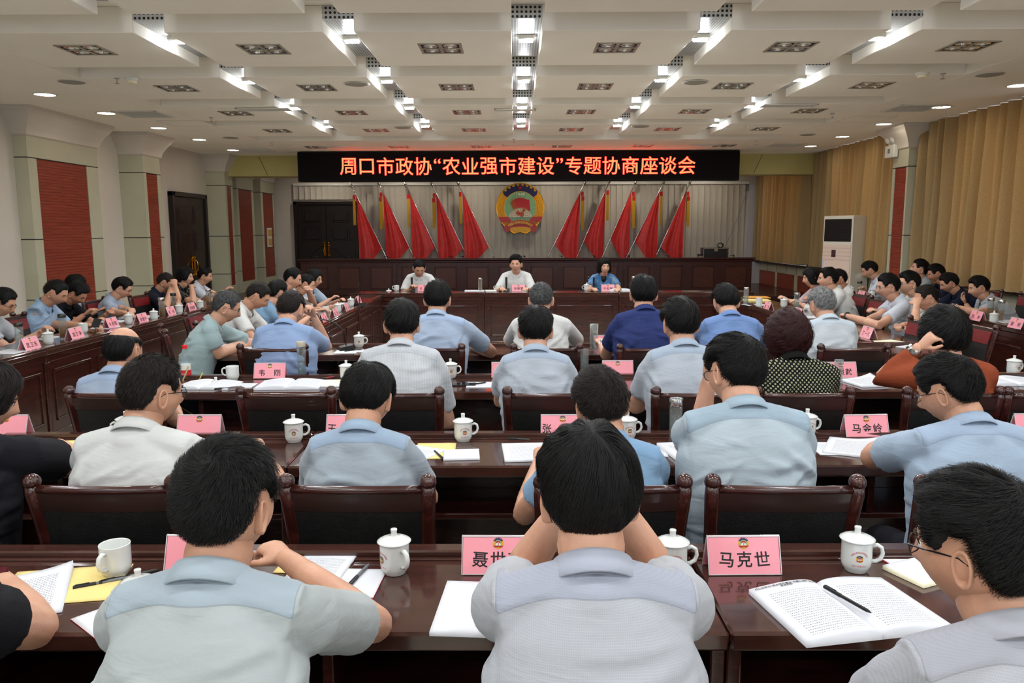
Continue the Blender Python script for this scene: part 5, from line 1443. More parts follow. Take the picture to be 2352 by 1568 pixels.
    if watch:
        Sp, E, Wr = arms[watch[0]]; fd = (Wr-E).normalized(); q = Wr-fd*.02
        b = MB(); b.tube([q-fd*.011, q-fd*.011, q+fd*.011, q+fd*.011], [.029*s, .034*s, .034*s, .029*s], 16)
        a_ = fd.orthogonal().normalized(); zz = Vector((0, 0, 1)); zz = (zz-fd*zz.dot(fd)); zz = zz.normalized() if zz.length > .2 else a_
        b.tube([q+zz*.030, q+zz*.040], [.019, .018], 14); b.obj('wristwatch' if watch[1] != 'bracelet' else 'bracelet', {'dark': M_black, 'steel': M_steel, 'bracelet': mat('dark_beads', (84, 24, 34), .3)}[watch[1]], root)
    # ---- trousers, shoes
    if legs:
        m = MB()
        kz = .50
        for sx in (-1, 1):
            hip = P+Vector((sx*.09*s, 0, -.0)); kn = Vector((sx*.11*s, .38*s, kz)); an = Vector((sx*.12, .36*s, .09))
            m.tube([hip, hip.lerp(kn, .5), kn, kn+Vector((0, .015, -.04)), kn.lerp(an, .5), an], [.10*s, .085*s, .066*s, .066*s, .056*s, .050*s], 12)
            sh_ = MB(); sh_.tube([an+Vector((0, -.07, -.05)), an+Vector((0, -.03, -.045)), an+Vector((0, .08, -.055)), an+Vector((0, .17, -.065)), an+Vector((0, .19, -.07))], [.022, .036, .036, .03, .012], 10, sq=(1.0, 1.0)); sh_.obj('shoe', M_shoe, root)
        m.ball(tuple(P+Vector((0, -.01, .0))), (.17*s*w, .125*s, .09*s), 16, 10)
        v, f, n_ = bake_remesh(m, .027, 2)
        MB().add(v, f).obj('trousers', cloth_mat('trousers_%d_%d_%d' % trousers, trousers), root, True)
    return root
# ------------------------------------------------------------------ the people
def T(px, py, Y): return at(px, py, Y)
def Z(px, py, z=.80): return onz(px, py, z)
SB = ('skyblue', (176, 204, 234), (160, 194, 232), 'plain'); PB = ('paleblue', (196, 212, 220), (178, 206, 230), 'plain')
LB = ('lightblue', (186, 206, 228), (172, 198, 228), 'plain'); MBL = ('midblue', (142, 180, 216), (136, 176, 216), 'plain')
LG = ('lightgrey', (206, 208, 214), (202, 206, 222), 'check', (186, 188, 202)); WH = ('white', (250, 250, 246), (250, 250, 246), 'plain')
CB = ('checkblue', (206, 216, 228), (192, 210, 232), 'check', (176, 184, 204)); ST = ('striped', (236, 238, 240), (226, 230, 236), 'stripe', (150, 158, 170))
NV = ('navystripe', (48, 58, 104), (44, 54, 100), 'stripe', (30, 38, 78)); CF = ('cornflower', (134, 168, 226), (130, 164, 224), 'plain')
HB = dict(top=.020, side=.012, L=.045, swirl=.6, stick=.12)
BZ = dict(top=.011, side=.007, L=.022, stick=.3, swirl=.8)
# nearest row
person('man in a very pale blue short-sleeved shirt, cropped black hair, nearest row left of centre', 520, 1128, 1.36, yaw=-16, pitch=6, lod=0, s=1.04, w=1.02, shirt=('icyblue', (198, 205, 204), (186, 200, 210), 'plain'), hair=dict(top=.017, side=.007, L=.026, stick=.35, swirl=.9, crown=(.12, -.6, .8)),
       R=(T(862, 1435, 1.66), T(660, 1285, 1.93)), Rk=1.0, Lh=(T(330, 1480, 1.68), Z(400, 1390)), lean=.10, hunch=.5, wr=1.05, skin=1)
person('man in a grey-lilac shirt and watch, elbows on the nearest desk, centre', 1352, 1107, 1.36, yaw=3, pitch=10, lod=0, s=1.06, w=1.06, shirt=('lilacgrey', (196, 198, 203), (194, 198, 214), 'check', (184, 186, 197)), hair=dict(top=.028, side=.013, L=.07, stick=.06, swirl=.2, crown=(0, -.45, .9), jit=.12),
       R=(T(1520, 1330, 1.73), T(1428, 1170, 1.66)), Lh=(T(1185, 1330, 1.75), T(1300, 1160, 1.66)), Rk=1.2, Lk=1.2, lean=.08, hunch=.6, watch=('L', 'dark'), wr=1.1, Rn=(-1, -.2, 0), Ln=(1, -.2, 0))
person('man in glasses and a pale grey shirt at the lower right corner, face turned left', 2252, 1225, 1.22, yaw=38, pitch=8, lod=0, s=1.05, w=1.05, shirt=('palegrey', (198, 199, 205), (198, 199, 208), 'check', (190, 192, 200)), hair=dict(top=.024, side=.012, L=.05, stick=.2, swirl=.5), glasses='dark', lean=.05, hunch=.3, R=(T(2420, 1800, 1.3), T(2330, 1900, 1.5)), Lh=(T(1990, 1640, 1.3), T(2050, 1880, 1.5)), skin=1)
person('woman in black with a bead bracelet at the lower left corner', -330, 1120, 1.36, yaw=-20, pitch=20, lod=1, fem=True, shirt=('blacktop', (26, 26, 30), None, 'plain'), hair=dict(style='bob'), R=(T(80, 1440, 1.72), T(0, 1335, 2.0)), Lh='desk', watch=('R', 'bracelet'), wr=1.35, lean=.05)
# second row
person('woman in black leaning on her arm, left edge of the second row', -38, 895, 2.5, yaw=-48, pitch=18, lod=1, fem=True, shirt=('blacktop', (26, 26, 30), None, 'plain'), hair=dict(style='shortbob', top=.024, side=.018, color='brownblack', L=.05), R=(T(165, 1060, 2.86), T(135, 1025, 3.12)), Lh='desk', lean=.02, wr=1.3, w=1.12)
person('man in a white polo shirt and glasses, second row left, one hand on the desk', 347, 880, 2.62, yaw=-36, pitch=8, lod=1, s=1.1, w=1.12, shirt=('whitepolo', (238, 238, 234), None, 'plain'), hair=dict(BZ, top=.014, crown=(-.05, -.6, .8), color='brownblack'), glasses='dark', R=(T(640, 1120, 2.75), T(596, 1040, 2.98)), Lh=(T(245, 1100, 2.78), Z(290, 1050)), lean=.0, hunch=.4, skin=1, wr=1.05)
person('man in a light blue shirt with his head bowed over papers, second row', 843, 893, 2.62, yaw=-6, pitch=26, lod=1, s=1.05, w=.98, shirt=('bluegrey', (184, 196, 206), (172, 194, 218), 'plain'), hair=dict(HB, bald=((.1, -.3, 1), .35, .25)), lean=.0, hunch=.3, skin=1)
person('man with bristly hair in a sky blue shirt, second row centre', 1380, 908, 2.62, yaw=8, pitch=12, roll=-6, lod=1, s=1.08, w=1.0, shirt=('clearblue', (150, 188, 222), (146, 186, 224), 'plain'), hair=dict(BZ, top=.018, side=.009, L=.03, color='brownblack'), R=(T(1490, 1120, 2.8), Z(1430, 1040)), Lh=(T(1205, 1180, 2.6), Z(1240, 1060)), lean=.0, skin=1)
person('broad man in pale blue and glasses leaning over papers, second row', 1688, 835, 2.68, yaw=26, pitch=18, roll=8, lod=1, s=1.1, w=1.22, shirt=('paleblue2', (198, 212, 220), (184, 206, 222), 'check', (184, 200, 212)), hair=dict(HB, top=.026, L=.06, stick=.08), glasses='steel', R='desk', Lh=(T(1600, 1035, 3.02), T(1625, 885, 3.0)), Lk=1.2, lean=.0, hunch=.5, wr=1.05)
person('man in a pale blue shirt and glasses looking down to his left, second row right', 2180, 876, 2.64, yaw=42, pitch=22, lod=1, s=1.06, w=1.14, shirt=('softblue', (188, 208, 230), (184, 204, 230), 'plain'), hair=dict(HB, top=.020, L=.035, stick=.2), glasses='dark', R='desk', Lh=(T(2005, 1050, 2.82), Z(2030, 1020)), lean=.0, hunch=.4, skin=1, wr=1.1)
# third row
person('balding man in a light blue shirt on the left of the third row', 283, 798, 3.98, yaw=-12, pitch=6, lod=2, s=1.06, shirt=('lightblue', (184, 200, 224), (176, 196, 226), 'plain'), hair=dict(top=.007, side=.008, L=.03, bald=((0, .12, 1), 1.2, 1.0), recede=.2), lean=.02, skin=1)
person('man with black hair in a grey and white pinstriped shirt, third row', 923, 738, 4.02, yaw=6, pitch=10, lod=2, s=1.05, w=1.14, shirt=ST, hair=HB, R=(T(1030, 985, 4.1), Z(1010, 930)), lean=.02, wr=1.05)
person('man with thinning crown in a pale checked shirt, third row centre', 1230, 752, 4.0, yaw=-3, pitch=12, lod=2, s=1.03, w=1.0, shirt=('palecheck', (204, 212, 222), (192, 208, 228), 'check', (184, 192, 206)), hair=dict(HB, bald=((0, -.2, 1), .35, .5)), lean=.02, Lh=(T(1150, 920, 4.1), Z(1185, 905)))
person('man with thick black hair in a pale checked shirt, third row right of centre', 1562, 738, 4.02, yaw=8, pitch=10, lod=2, s=1.07, w=1.05, shirt=('palecheck', (204, 212, 222), (192, 208, 228), 'check', (184, 192, 206)), hair=dict(HB, top=.026), lean=.02, Lh=(T(1460, 935, 4.1), Z(1500, 905)))
person('woman with curly burgundy hair in a black blouse with cream dots, third row', 1810, 768, 3.95, yaw=4, pitch=12, lod=2, fem=True, w=1.12, s=1.04, shirt=('dotted', (18, 18, 18), None, 'dots', (190, 190, 150)), sleeve='half', hair=dict(style='curly', top=.034, side=.034, color='burgundy', L=.035, stick=.16, swirl=1.5), lean=.02)
person('woman in a rust brown jacket with her hand raised to her hair, third row right', 2168, 762, 3.9, yaw=8, pitch=4, lod=2, fem=True, s=1.08, w=1.02, shirt=('rust', (136, 66, 42), None, 'plain'), sleeve='long', hair=dict(style='shortbob', top=.030, side=.024, L=.06), R='desk', Lh=(T(2025, 868, 3.95), T(2108, 800, 3.86)), Lk=1.3, Ln=(1, 0, 0), lean=.02, watch=('L', 'steel'), collar=False)
# fourth row
person('man in a sky blue shirt resting his head on his right hand, fourth row left', 668, 706, 5.35, yaw=-14, pitch=20, lod=2, s=1.03, w=1.12, shirt=('policeblue', (164, 190, 232), (160, 188, 232), 'plain'), hair=dict(BZ, top=.010, color='brownblack'), R=(T(752, 800, 5.65), T(722, 730, 5.5)), Rk=1.2, lean=.0, hunch=.3)
person('man with neat black hair in a light blue shirt, fourth row, right elbow out', 1005, 684, 5.4, yaw=-3, pitch=10, lod=2, s=1.03, w=1.16, shirt=('daylight', (190, 208, 234), (184, 206, 238), 'plain'), hair=HB, R=(T(1128, 808, 5.75), Z(1075, 790)), lean=.0, wr=1.1)
person('man with grey-black cropped hair in a loose white shirt with rolled sleeves, fourth row', 1243, 685, 5.45, yaw=-4, pitch=12, lod=2, s=.98, w=1.05, shirt=WH, sleeve='long', hair=dict(BZ, color='grey'), lean=.0, R=(T(1325, 780, 5.8), Z(1300, 785)), Lh=(T(1172, 780, 5.8), Z(1190, 785)))
person('man in a navy pinstriped shirt with a wrist watch, fourth row', 1478, 672, 5.4, yaw=-4, pitch=8, lod=2, s=1.05, w=1.12, shirt=NV, hair=dict(HB, bald=((.1, -.3, 1), .3, .4)), Lh=(T(1392, 815, 5.6), T(1382, 790, 5.85)), Lk=.9, watch=('L', 'steel'), lean=.0)
person('man in a cornflower blue shirt with his head bowed, fourth row right', 1667, 690, 5.4, yaw=3, pitch=26, lod=2, s=1.0, w=1.1, shirt=CF, hair=HB, lean=.0, Lh=(T(1600, 800, 5.7), Z(1620, 795)), R=(T(1762, 800, 5.7), Z(1740, 800)))
person('man with short silver-grey hair in a white shirt, fourth row right end', 1888, 697, 5.4, yaw=14, pitch=18, lod=2, s=.96, w=1.08, shirt=('whiteblue', (232, 240, 246), (224, 236, 248), 'plain'), hair=dict(BZ, top=.016, color='white', L=.03), lean=.0)
# left inner wing
person('man in a pale teal polo and glasses writing sideways, fourth row left end', 520, 703, 5.95, h=-72, yaw=0, pitch=22, lod=2, s=1.02, w=1.08, shirt=('teal', (180, 204, 206), (176, 202, 206), 'plain'), hair=dict(BZ, top=.016, color='grey', L=.03), glasses='dark', R=(T(500, 812, 5.8), Z(588, 782)), Lh=(T(600, 800, 6.3), Z(605, 770)), Rk=1.2, skin=0, wr=1.1, lean=.16)
person('man in a white shirt with a pen in his pocket looking down, inner left wing', 0, 0, 0, pos=onx(592, 680, -2.30), h=-86, pitch=34, lod=2, s=1.02, shirt=WH, hair=dict(BZ, top=.014, color='brownblack'), skin=1, R=Z(650, 770), lean=.2)
person('man in a medium blue shirt turned away, inner left wing', 0, 0, 0, pos=onx(637, 672, -2.42), h=-62, pitch=14, yaw=16, lod=2, s=1.0, shirt=MBL, hair=HB, lean=.16)
person('man with receding hair in a white shirt, inner left wing behind the blue shirt', 0, 0, 0, pos=onx(672, 640, -2.50), h=-88, pitch=18, lod=2, s=.96, shirt=WH, hair=dict(HB, recede=.12, side=.006), lean=.12)
person('man in white pressing a fist to his cheek, inner left wing', 0, 0, 0, pos=onx(703, 652, -2.42), h=-84, pitch=22, lod=2, s=.98, shirt=WH, hair=BZ, skin=0, R=(Z(722, 700), onx(706, 664, -2.30)), Rk=1.7, lean=.2)
person('woman in glasses and pale blue blouse, far end of inner left wing', 0, 0, 0, pos=onx(722, 640, -2.55), h=-104, pitch=10, lod=2, s=.95, fem=True, shirt=('paleblouse', (188, 208, 226), (188, 208, 226), 'plain'), sleeve='half', hair=dict(style='shortbob', top=.026, side=.016), glasses='steel', skin=0, lean=.15, R=Z(757, 688, .84))
# left outer wing
person('man in glasses and a grey-white shirt at the left edge, outer left wing', 0, 0, 0, pos=onx(4, 695, -4.45), h=-80, pitch=26, lod=2, s=1.05, shirt=('greywhite', (200, 204, 208), (200, 204, 208), 'plain'), hair=HB, glasses='dark', skin=1, lean=.16, R=Z(85, 768))
person('man in a light blue shirt looking down at a black phone, outer left wing', 0, 0, 0, pos=onx(128, 672, -4.42), h=-84, pitch=30, lod=2, s=1.06, shirt=SB, hair=BZ, skin=1, lean=.16, R=(Z(110, 745), Z(205, 748)), Lh=Z(215, 740), Rk=1.0)
person('man in a black shirt bending low behind the phone user, outer left wing', 0, 0, 0, pos=onx(176, 674, -4.62), h=-90, pitch=40, lod=2, s=1.02, shirt=('blackshirt', (22, 22, 26), (22, 22, 26), 'plain'), hair=dict(HB, top=.026), skin=2, lean=.25, R=Z(190, 725, .84))
person('man in a light blue shirt half hidden behind the man in black, outer left wing', 0, 0, 0, pos=onx(172, 655, -4.95), h=-88, pitch=30, lod=2, s=1.0, shirt=LB, hair=HB, skin=1, lean=.2)
person('elderly man in glasses and a light blue shirt reading, outer left wing', 0, 0, 0, pos=onx(280, 662, -4.55), h=-76, pitch=26, lod=2, s=1.03, shirt=LB, hair=dict(HB, top=.022), glasses='steel', skin=0, lean=.08, R=Z(300, 725), Lh=Z(320, 722))
person('man in a navy polo shirt holding his forehead in both hands, outer left wing', 0, 0, 0, pos=onx(380, 648, -4.55), h=-80, pitch=24, lod=2, s=1.05, w=1.05, shirt=('navypolo', (24, 28, 44), (24, 28, 44), 'plain'), hair=dict(BZ, bald=((0, .3, 1), .6, .5), color='brownblack'), skin=1, lean=.15, R=(Z(382, 706), onx(393, 660, -4.36)), Lh=(Z(412, 700), onx(402, 656, -4.28)), Rk=.7, Lk=.7)
person('woman in a black patterned top, hand at her chin, outer left wing', 0, 0, 0, pos=onx(425, 636, -4.60), h=-88, pitch=4, lod=2, s=1.03, fem=True, shirt=('blackgeo', (22, 22, 24), None, 'geo', (150, 146, 130)), hair=dict(style='shortbob', top=.032, side=.02), skin=0, lean=.15, R=(Z(446, 700), onx(440, 658, -4.40)), Rk=1.2)
person('man in a white shirt at the far end of the outer left wing', 0, 0, 0, pos=onx(471, 634, -4.62), h=-84, pitch=12, lod=2, s=1.0, shirt=('bluewhite', (232, 238, 250), (232, 238, 250), 'plain'), hair=HB, skin=1, lean=.12)
# right inner wing
person('woman with black hair in a pale pink blouse, inner right wing', 0, 0, 0, pos=onx(1864, 638, 3.72), h=88, pitch=8, lod=2, s=1.0, fem=True, shirt=('pinkblouse', (214, 190, 190), (214, 190, 190), 'plain'), sleeve='half', hair=dict(style='bob', top=.022, drop=.10), lean=.1, R='desk')
person('man with a receding hairline in a creamy white shirt, inner right wing', 0, 0, 0, pos=onx(1902, 640, 3.66), h=80, pitch=4, lod=2, s=1.08, w=1.05, shirt=WH, sleeve='long', hair=dict(HB, bald=((0, .1, 1), .4, .4), recede=.05), lean=.16)
person('person with short dark hair hidden behind the man in creamy white, inner right wing', 0, 0, 0, pos=onx(1926, 640, 3.98), h=85, pitch=8, lod=2, s=1.0, shirt=WH, hair=BZ, skin=2, lean=.1)
person('man in thin glasses and a pale blue-white shirt holding a pen, inner right wing', 0, 0, 0, pos=onx(2040, 658, 3.80), h=84, pitch=10, lod=2, s=1.06, w=1.05, shirt=('bluewhite', (232, 238, 250), (232, 238, 250), 'plain'), hair=HB, glasses='steel', lean=.14, Lh=(Z(2020, 748), Z(1945, 725)), R=Z(1990, 735), watch=('L', 'dark'), wr=1.0, Lk=1.1)
person('man in white behind the bespectacled man with the pen, inner right wing', 0, 0, 0, pos=onx(2088, 650, 4.15), h=88, pitch=8, lod=2, s=1.03, shirt=WH, hair=HB, lean=.1, glasses='dark')
person('man in glasses resting his cheek on his fist and writing, inner right wing', 0, 0, 0, pos=onx(2128, 684, 3.80), h=84, pitch=16, lod=2, s=1.04, shirt=WH, hair=dict(BZ, bald=((0, .1, 1), .5, .35), color='brownblack'), glasses='steel', skin=1, lean=.16, Lh=(Z(2098, 765), onx(2105, 702, 3.60)), R=Z(2030, 762), Rk=1.2, Lk=1.6, wr=1.05)
# right outer wing
person('young man in a white shirt reading at the far end of the outer right wing', 0, 0, 0, pos=onx(1998, 620, 5.15), h=76, pitch=24, lod=2, s=1.05, shirt=('bluewhite', (232, 238, 250), (232, 238, 250), 'plain'), hair=HB, skin=1, lean=.16, Lh=Z(1955, 672), R=Z(1985, 668))
person('man in a grey shirt leaning back with his face raised, outer right wing', 0, 0, 0, pos=onx(2112, 618, 5.65), h=78, pitch=-10, lod=2, s=1.1, shirt=('greyshirt', (170, 174, 176), (170, 174, 176), 'plain'), hair=HB, skin=1, lean=.05)
person('man mostly hidden behind the man in navy, outer right wing', 0, 0, 0, pos=onx(2150, 628, 5.7), h=82, pitch=18, lod=2, s=1.05, shirt=('navypolo', (24, 28, 44), (24, 28, 44), 'plain'), hair=HB, skin=2, lean=.15)
person('man in a dark navy shirt bent over his papers, outer right wing', 0, 0, 0, pos=onx(2180, 650, 5.45), h=82, pitch=24, lod=2, s=1.06, w=1.1, shirt=('navypolo', (24, 28, 44), (24, 28, 44), 'plain'), hair=HB, skin=1, lean=.28, Lh=Z(2130, 695))
person('man in a light grey shirt and wrist watch writing, outer right wing', 0, 0, 0, pos=onx(2248, 660, 5.25), h=82, pitch=14, lod=2, s=1.05, w=1.05, shirt=('lightgrey2', (196, 200, 208), (196, 200, 208), 'plain'), hair=HB, skin=1, lean=.26, Lh=(Z(2250, 720), Z(2195, 705)), R=Z(2220, 700), watch=('L', 'steel'), Lk=1.0)
# head table
person('man in a white shirt bowed over his notes, writing, left of the head table', 963, 614, 12.15, h=178, pitch=32, yaw=14, lod=2, s=1.12, w=1.06, shirt=WH, hair=BZ, skin=1, lean=.14, R=Z(942, 663, .82), Lh=Z(990, 664, .82))
person('man in a white shirt speaking at the middle of the head table', 1185, 605, 12.15, h=180, pitch=4, yaw=-8, lod=2, s=1.1, w=1.04, shirt=WH, hair=dict(HB, top=.028), skin=0, lean=.12, R=Z(1150, 664, .82), Lh=Z(1213, 664, .82), sleeve='half')
person('woman with bobbed hair in a blue patterned jacket at the head table', 1388, 611, 12.15, h=180, pitch=2, yaw=10, lod=2, s=1.06, fem=True, shirt=('jacketblue', (66, 112, 160), None, 'floral', (110, 130, 150)), hair=dict(style='bob', top=.024, drop=.12), skin=0, lean=.1, inner=(18, 18, 20), R=Z(1362, 664, .82), Lh=Z(1420, 664, .82))

# ------------------------------------------------------------------ things on the desks
D_ = DT+.0005
def P(px, py, z=D_): return onz(px, py, z)
LID_ = 'lid'
# nearest row
mug(P(268, 1318), 'white handled mug with its lid off beside two pens on the nearest desk, left', rot=-100, lid=False)
mug_lid(P(318, 1338, D_), 'white lid lying by the pens left of the man in very pale blue')
mug(P(907, 1314), 'white lidded mug on the nearest desk right of the very pale blue shirt', rot=-50)
mug(P(1543, 1316), 'white lidded mug just behind the right shoulder of the central man', rot=0)
mug(P(1965, 1308), 'white lidded mug behind the open booklet at the right of the nearest desk', rot=-12)
card(P(1145, 1308), -1, '聂世建', 'pink name card partly hidden by the left arm of the central man')
card(P(1703, 1308), 1, '马克世', 'pink name card with three characters fully in view on the nearest desk, right')
card(P(470, 1306), -2, '', 'pink name card hidden behind the head of the man in very pale blue')
b = booklet(P(1945, 1405), 11, 'thick open booklet with a title line on the nearest desk at the right', w=.19, h=.27, th=.016)
L = link('title_lettering', text_mesh('周口市政协“农业强市建设”专题协商座谈会\n发言材料', .0088, M_ink, 0, .0002), b, None, None)
vv = np.empty(len(L.data.vertices)*3, np.float32); L.data.vertices.foreach_get('co', vv); vv = vv.reshape(-1, 3); vv[:, 0] -= .097; vv[:, 1] += .117
uu = np.clip(-vv[:, 0]/.19, 0, 1); vv[:, 2] = .016*.8+.016*.9*np.sin(PI*uu**.6)+.0022
L.data.vertices.foreach_set('co', vv.ravel()); L.data.update()
pen(b.location, -68, 'black pen lying in the fold of the thick open booklet', dz=.032)
sheet(P(2105, 1300), 14, 'red-edged white folder behind the bespectacled man at the right', .13, .16, .003, False, 'folder', 'folder', under=M_redp)
sheet(P(2115, 1318), 24, 'white notepad with cream pages at the right behind the bespectacled man', .14, .13, .012, False, 'notepad', 'notepad', under=M_cream)
sheet(P(1100, 1400), -4, 'stack of white sheets left of the central man', .20, .27, .010, False, 'paper_stack')
sheet(P(50, 1370), 24, 'printed booklet page under the bare arm at the lower left', .21, .28, .004, curl=.02)
sheet(P(140, 1345), 10, 'yellow envelope under the printed page at the lower left', .30, .22, .002, False, 'envelope', 'envelope', top=M_manila, under=M_manila)
sheet(P(290, 1410), -40, 'white folder with pink edge beneath the left side of the pale blue man', .15, .20, .002, False, 'folder', 'folder', under=M_redp)
pen(P(250, 1338), 28, 'long clear-barrelled pen pointing to the lidless mug', M_grey, .16)
pen(P(300, 1326), 34, 'black capped pen crossing the clear pen by the lidless mug')
sheet(P(730, 1290), -4, 'yellow envelope behind the hand of the pale blue man', .2, .16, .002, False, 'envelope', 'envelope', top=M_manila, under=M_manila)
sheet(P(735, 1310), -6, 'printed sheets beside the hand of the pale blue man', .15, .20, .005, dz=.002)
sheet(P(825, 1340), -3, 'white card folder with red lower edge and emblem, under a pen', .115, .17, .003, False, 'folder', 'folder', under=M_redp)
pen(P(826, 1325), 78, 'black and silver pen on the red-edged folder', M_grey, .13, dz=.009)
# second row
mug(P(676, 1014), 'white lidded mug standing alone left of the bowed man, second row', rot=15)
mug(P(1064, 1012), 'white lidded mug right of the bowed man in light blue, second row', rot=15)
mug(P(1440, 1008), 'white lidded mug right of the bristly-haired man, second row', rot=10)
mug(P(1852, 1000), 'white mug peeping out behind the right side of the broad man, second row', rot=10)
mug(P(292, 1006), 'white lidded mug hidden behind the man in the white polo', rot=190)
card(P(1985, 1000), 3, '马金岭', 'pink name card with three brush characters in the second row, right, above the open sheets')
card(P(1292, 1000), 0, '张   ', 'pink name card left of the bristly-haired man, second row')
card(P(802, 1000), 0, '王   ', 'pink name card left of the bowed man in light blue, second row')
card(P(462, 1000), 0, '', 'pink name card behind the shoulder of the man in the white polo')
card(P(20, 1000), 0, '', 'pink name card by the woman in black, left edge of the second row')
card(P(2375, 998), 0, '', 'pink name card cut by the right edge, second row')
glass_cup(P(1551, 1014), 'tall glass tumbler with steel lid and clear water, second row', h=.165, r=.0285, fill=.72)
sheet(P(940, 1045), -28, 'printed sheets right of the bowed man, second row', .2, .27, .003)
sheet(P(1000, 1035), 2, 'yellow envelope under the printed sheets, second row', .17, .24, .001, False, 'envelope', 'envelope', top=M_manila, under=M_manila)
sheet(P(1060, 1046), 4, 'blank white pad with a pen beside it, second row', .15, .14, .008, False, 'notepad', 'notepad')
pen(P(1007, 1046), 112, 'black capped pen left of the blank white pad', L=.13)
sheet(P(1210, 1040), 4, 'stack of sheets left of the bristly-haired man', .2, .26, .008)
pen(P(1193, 1014), -18, 'black pen case lying by the third name card, second row', L=.1, dz=.012)
sheet(P(1500, 1036), -8, 'small printed card folder right of the bristly-haired man', .12, .16, .002)
sheet(P(1590, 1040), 10, 'thick fanned stack of sheets under the broad man', .22, .26, .014)
sheet(P(1925, 1030), -2, 'printed form right of the broad man, second row', .22, .2, .001)
sheet(P(1960, 1030), -28, 'open printed sheets before the man in pale blue looking down', .22, .27, .008, curl=.03)
sheet(P(2360, 1030), 10, 'printed sheets at the right edge, second row', .2, .27, .008)
sheet(P(235, 1045), 12, 'white sheets beside the left elbow of the polo-shirted man', .2, .2, .003)
sheet(P(130, 1022), 5, 'yellow envelope under the arm of the woman in black, second row', .2, .14, .002, False, 'envelope', 'envelope', top=M_manila, under=M_manila)
# third row
mug(P(535, 872), 'white mug without lid, handle to the left, third row', rot=180, lid=False, decal=False)
mug_lid(P(496, 880), 'white lid lying left of the lidless mug, third row')
mug(P(796, 872), 'white lidded mug left of the pinstriped man, third row', rot=12)
mug(P(1035, 868), 'white lidded mug right of the pinstriped man, third row', rot=12)
mug(P(2327, 860), 'white lidded mug at the right edge of the third row', rot=12)
mug(P(2085, 862), 'white lidded mug hidden behind the woman in rust brown', rot=12)
card(P(622, 868), 2, '韦 刚', 'pink name card with two spaced brush characters, third row left of the tumbler')
card(P(1165, 866), 0, '', 'pink name card left of the man with thinning crown, third row')
card(P(1418, 862), 0, '', 'pink name card between the two checked shirts, third row')
card(P(1928, 866), 2, ' 贡献', 'pink name card behind an upturned glass, right of the dotted blouse')
glass_cup(P(694, 866), 'glass tumbler with beige lid and water, right of the spaced-name card', h=.2, r=.027, fill=.55, lidm=mat('beige_lid', (176, 168, 152), .4))
glass_cup(P(1342, 858), 'open glass tumbler with wire bail between the two checked shirts', h=.16, r=.028, lid=False, fill=.5)
glass_cup(P(1924, 888), 'empty upturned glass before the pink card, right of the dotted blouse', h=.16, r=.026, lid=False, fill=0)
bt = thing('water_bottle', 'plastic water bottle with red cap and red and white label, third row left', 'bottle', P(428, 868))
M_pet = thin_glass('clear_pet', (232, 238, 242), .06)
MB().lathe([(.0, 0), (.028, 0), (.031, .006), (.031, .05), (.029, .055), (.031, .06), (.031, .11), (.029, .116), (.031, .12), (.030, .135), (.022, .165), (.013, .185), (.0125, .195), (.0, .195)], 24).obj('bottle_body', M_pet, bt, True)
MB().lathe([(.0, .192), (.0155, .192), (.0155, .214), (.0, .216)], 20).obj('red_cap', mat('cap_red', (214, 30, 34), .4), bt)
lb_ = MB().lathe([(.0315, .012), (.0317, .014), (.0317, .055), (.0315, .056)], 28).obj('red_label', mat('label_red', (206, 40, 50), .4), bt); MB().lathe([(.0315, .056), (.0317, .058), (.0317, .09), (.0315, .092)], 28).obj('white_label', M_white, bt)
lm = text_mesh('饮用水', .013, M_paper); link('label_lettering', lm, bt, (.002, -.0325, .03), (PI/2, 0, 0))
booklet(P(478, 886), -4, 'open printed booklet left of the lidless mug, third row', .17, .24, .008)
sheet(P(560, 886), 0, 'small white notepad with emblem below the lidless mug', .13, .13, .004)
pen(P(522, 894), 35, 'dark pen on the small notepad, third row', M_grey, .14, dz=.01)
booklet(P(668, 886), 3, 'open thick booklet in front of the spaced-name card, third row', .19, .25, .016)
sheet(P(765, 882), 4, 'cream notebook under a red pen, third row', .17, .2, .01, True, 'notebook', 'notebook', top=M_cream)
pen(P(751, 873), 50, 'red pen on the cream notebook, third row', mat('pen_red', (150, 30, 40), .3), .12, dz=.015)
ph_ = thing('phone', 'black phone lying flat right of the pinstriped man', 'phone', P(1065, 884)); MB().bbox(-.075, .075, -.038, .038, 0, .008, .003).obj('phone_body', M_black, ph_); MB().box(-.07, .07, -.034, .034, .008, .0085).obj('screen', mat('phone_glass', (30, 32, 38), .05), ph_)
sheet(P(1110, 884), 0, 'white sheets under a short pen, third row centre', .2, .17, .003)
pen(P(1100, 883), 38, 'short dark pen on the white sheets, third row centre', M_darkmetal, .11, dz=.008)
sheet(P(1990, 880), 12, 'curled printed sheets left of the woman in rust brown', .22, .24, .01, curl=.03)
booklet(P(2310, 878), 0, 'open booklet at the right edge of the third row', .2, .25, .012)
# fourth row
mug(P(825, 797), 'white lidded mug at the left of the fourth row', rot=10)
m_ = desk_mic(P(795, 804), PI/2+.4, 'black gooseneck microphone bent over the fourth row desk, left', None, kind='goose')
booklet(P(545, 800), 10, 'open booklet on the left end of the fourth row', .19, .25, .012)
sheet(P(600, 790), 30, 'printed sheet under the writing hand of the man in pale teal', .2, .25, .002)
sheet(P(795, 808), 4, 'blank white pad right of the black microphone', .17, .17, .003, False, 'notepad', 'notepad')
sheet(P(836, 806), -2, 'small white card below the mug, fourth row', .14, .13, .002)
pen(P(812, 806), 40, 'dark pen between pad and small card, fourth row')
glass_cup(P(1364, 806), 'tall glass tumbler without lid standing by the navy shirt', h=.21, r=.032, lid=False, fill=.4)
card(P(1392, 798), 0, '', 'pink name card left of the man in navy pinstripes'); card(P(1600, 796), 0, ' 宇', 'pink name card between navy and cornflower shirts')
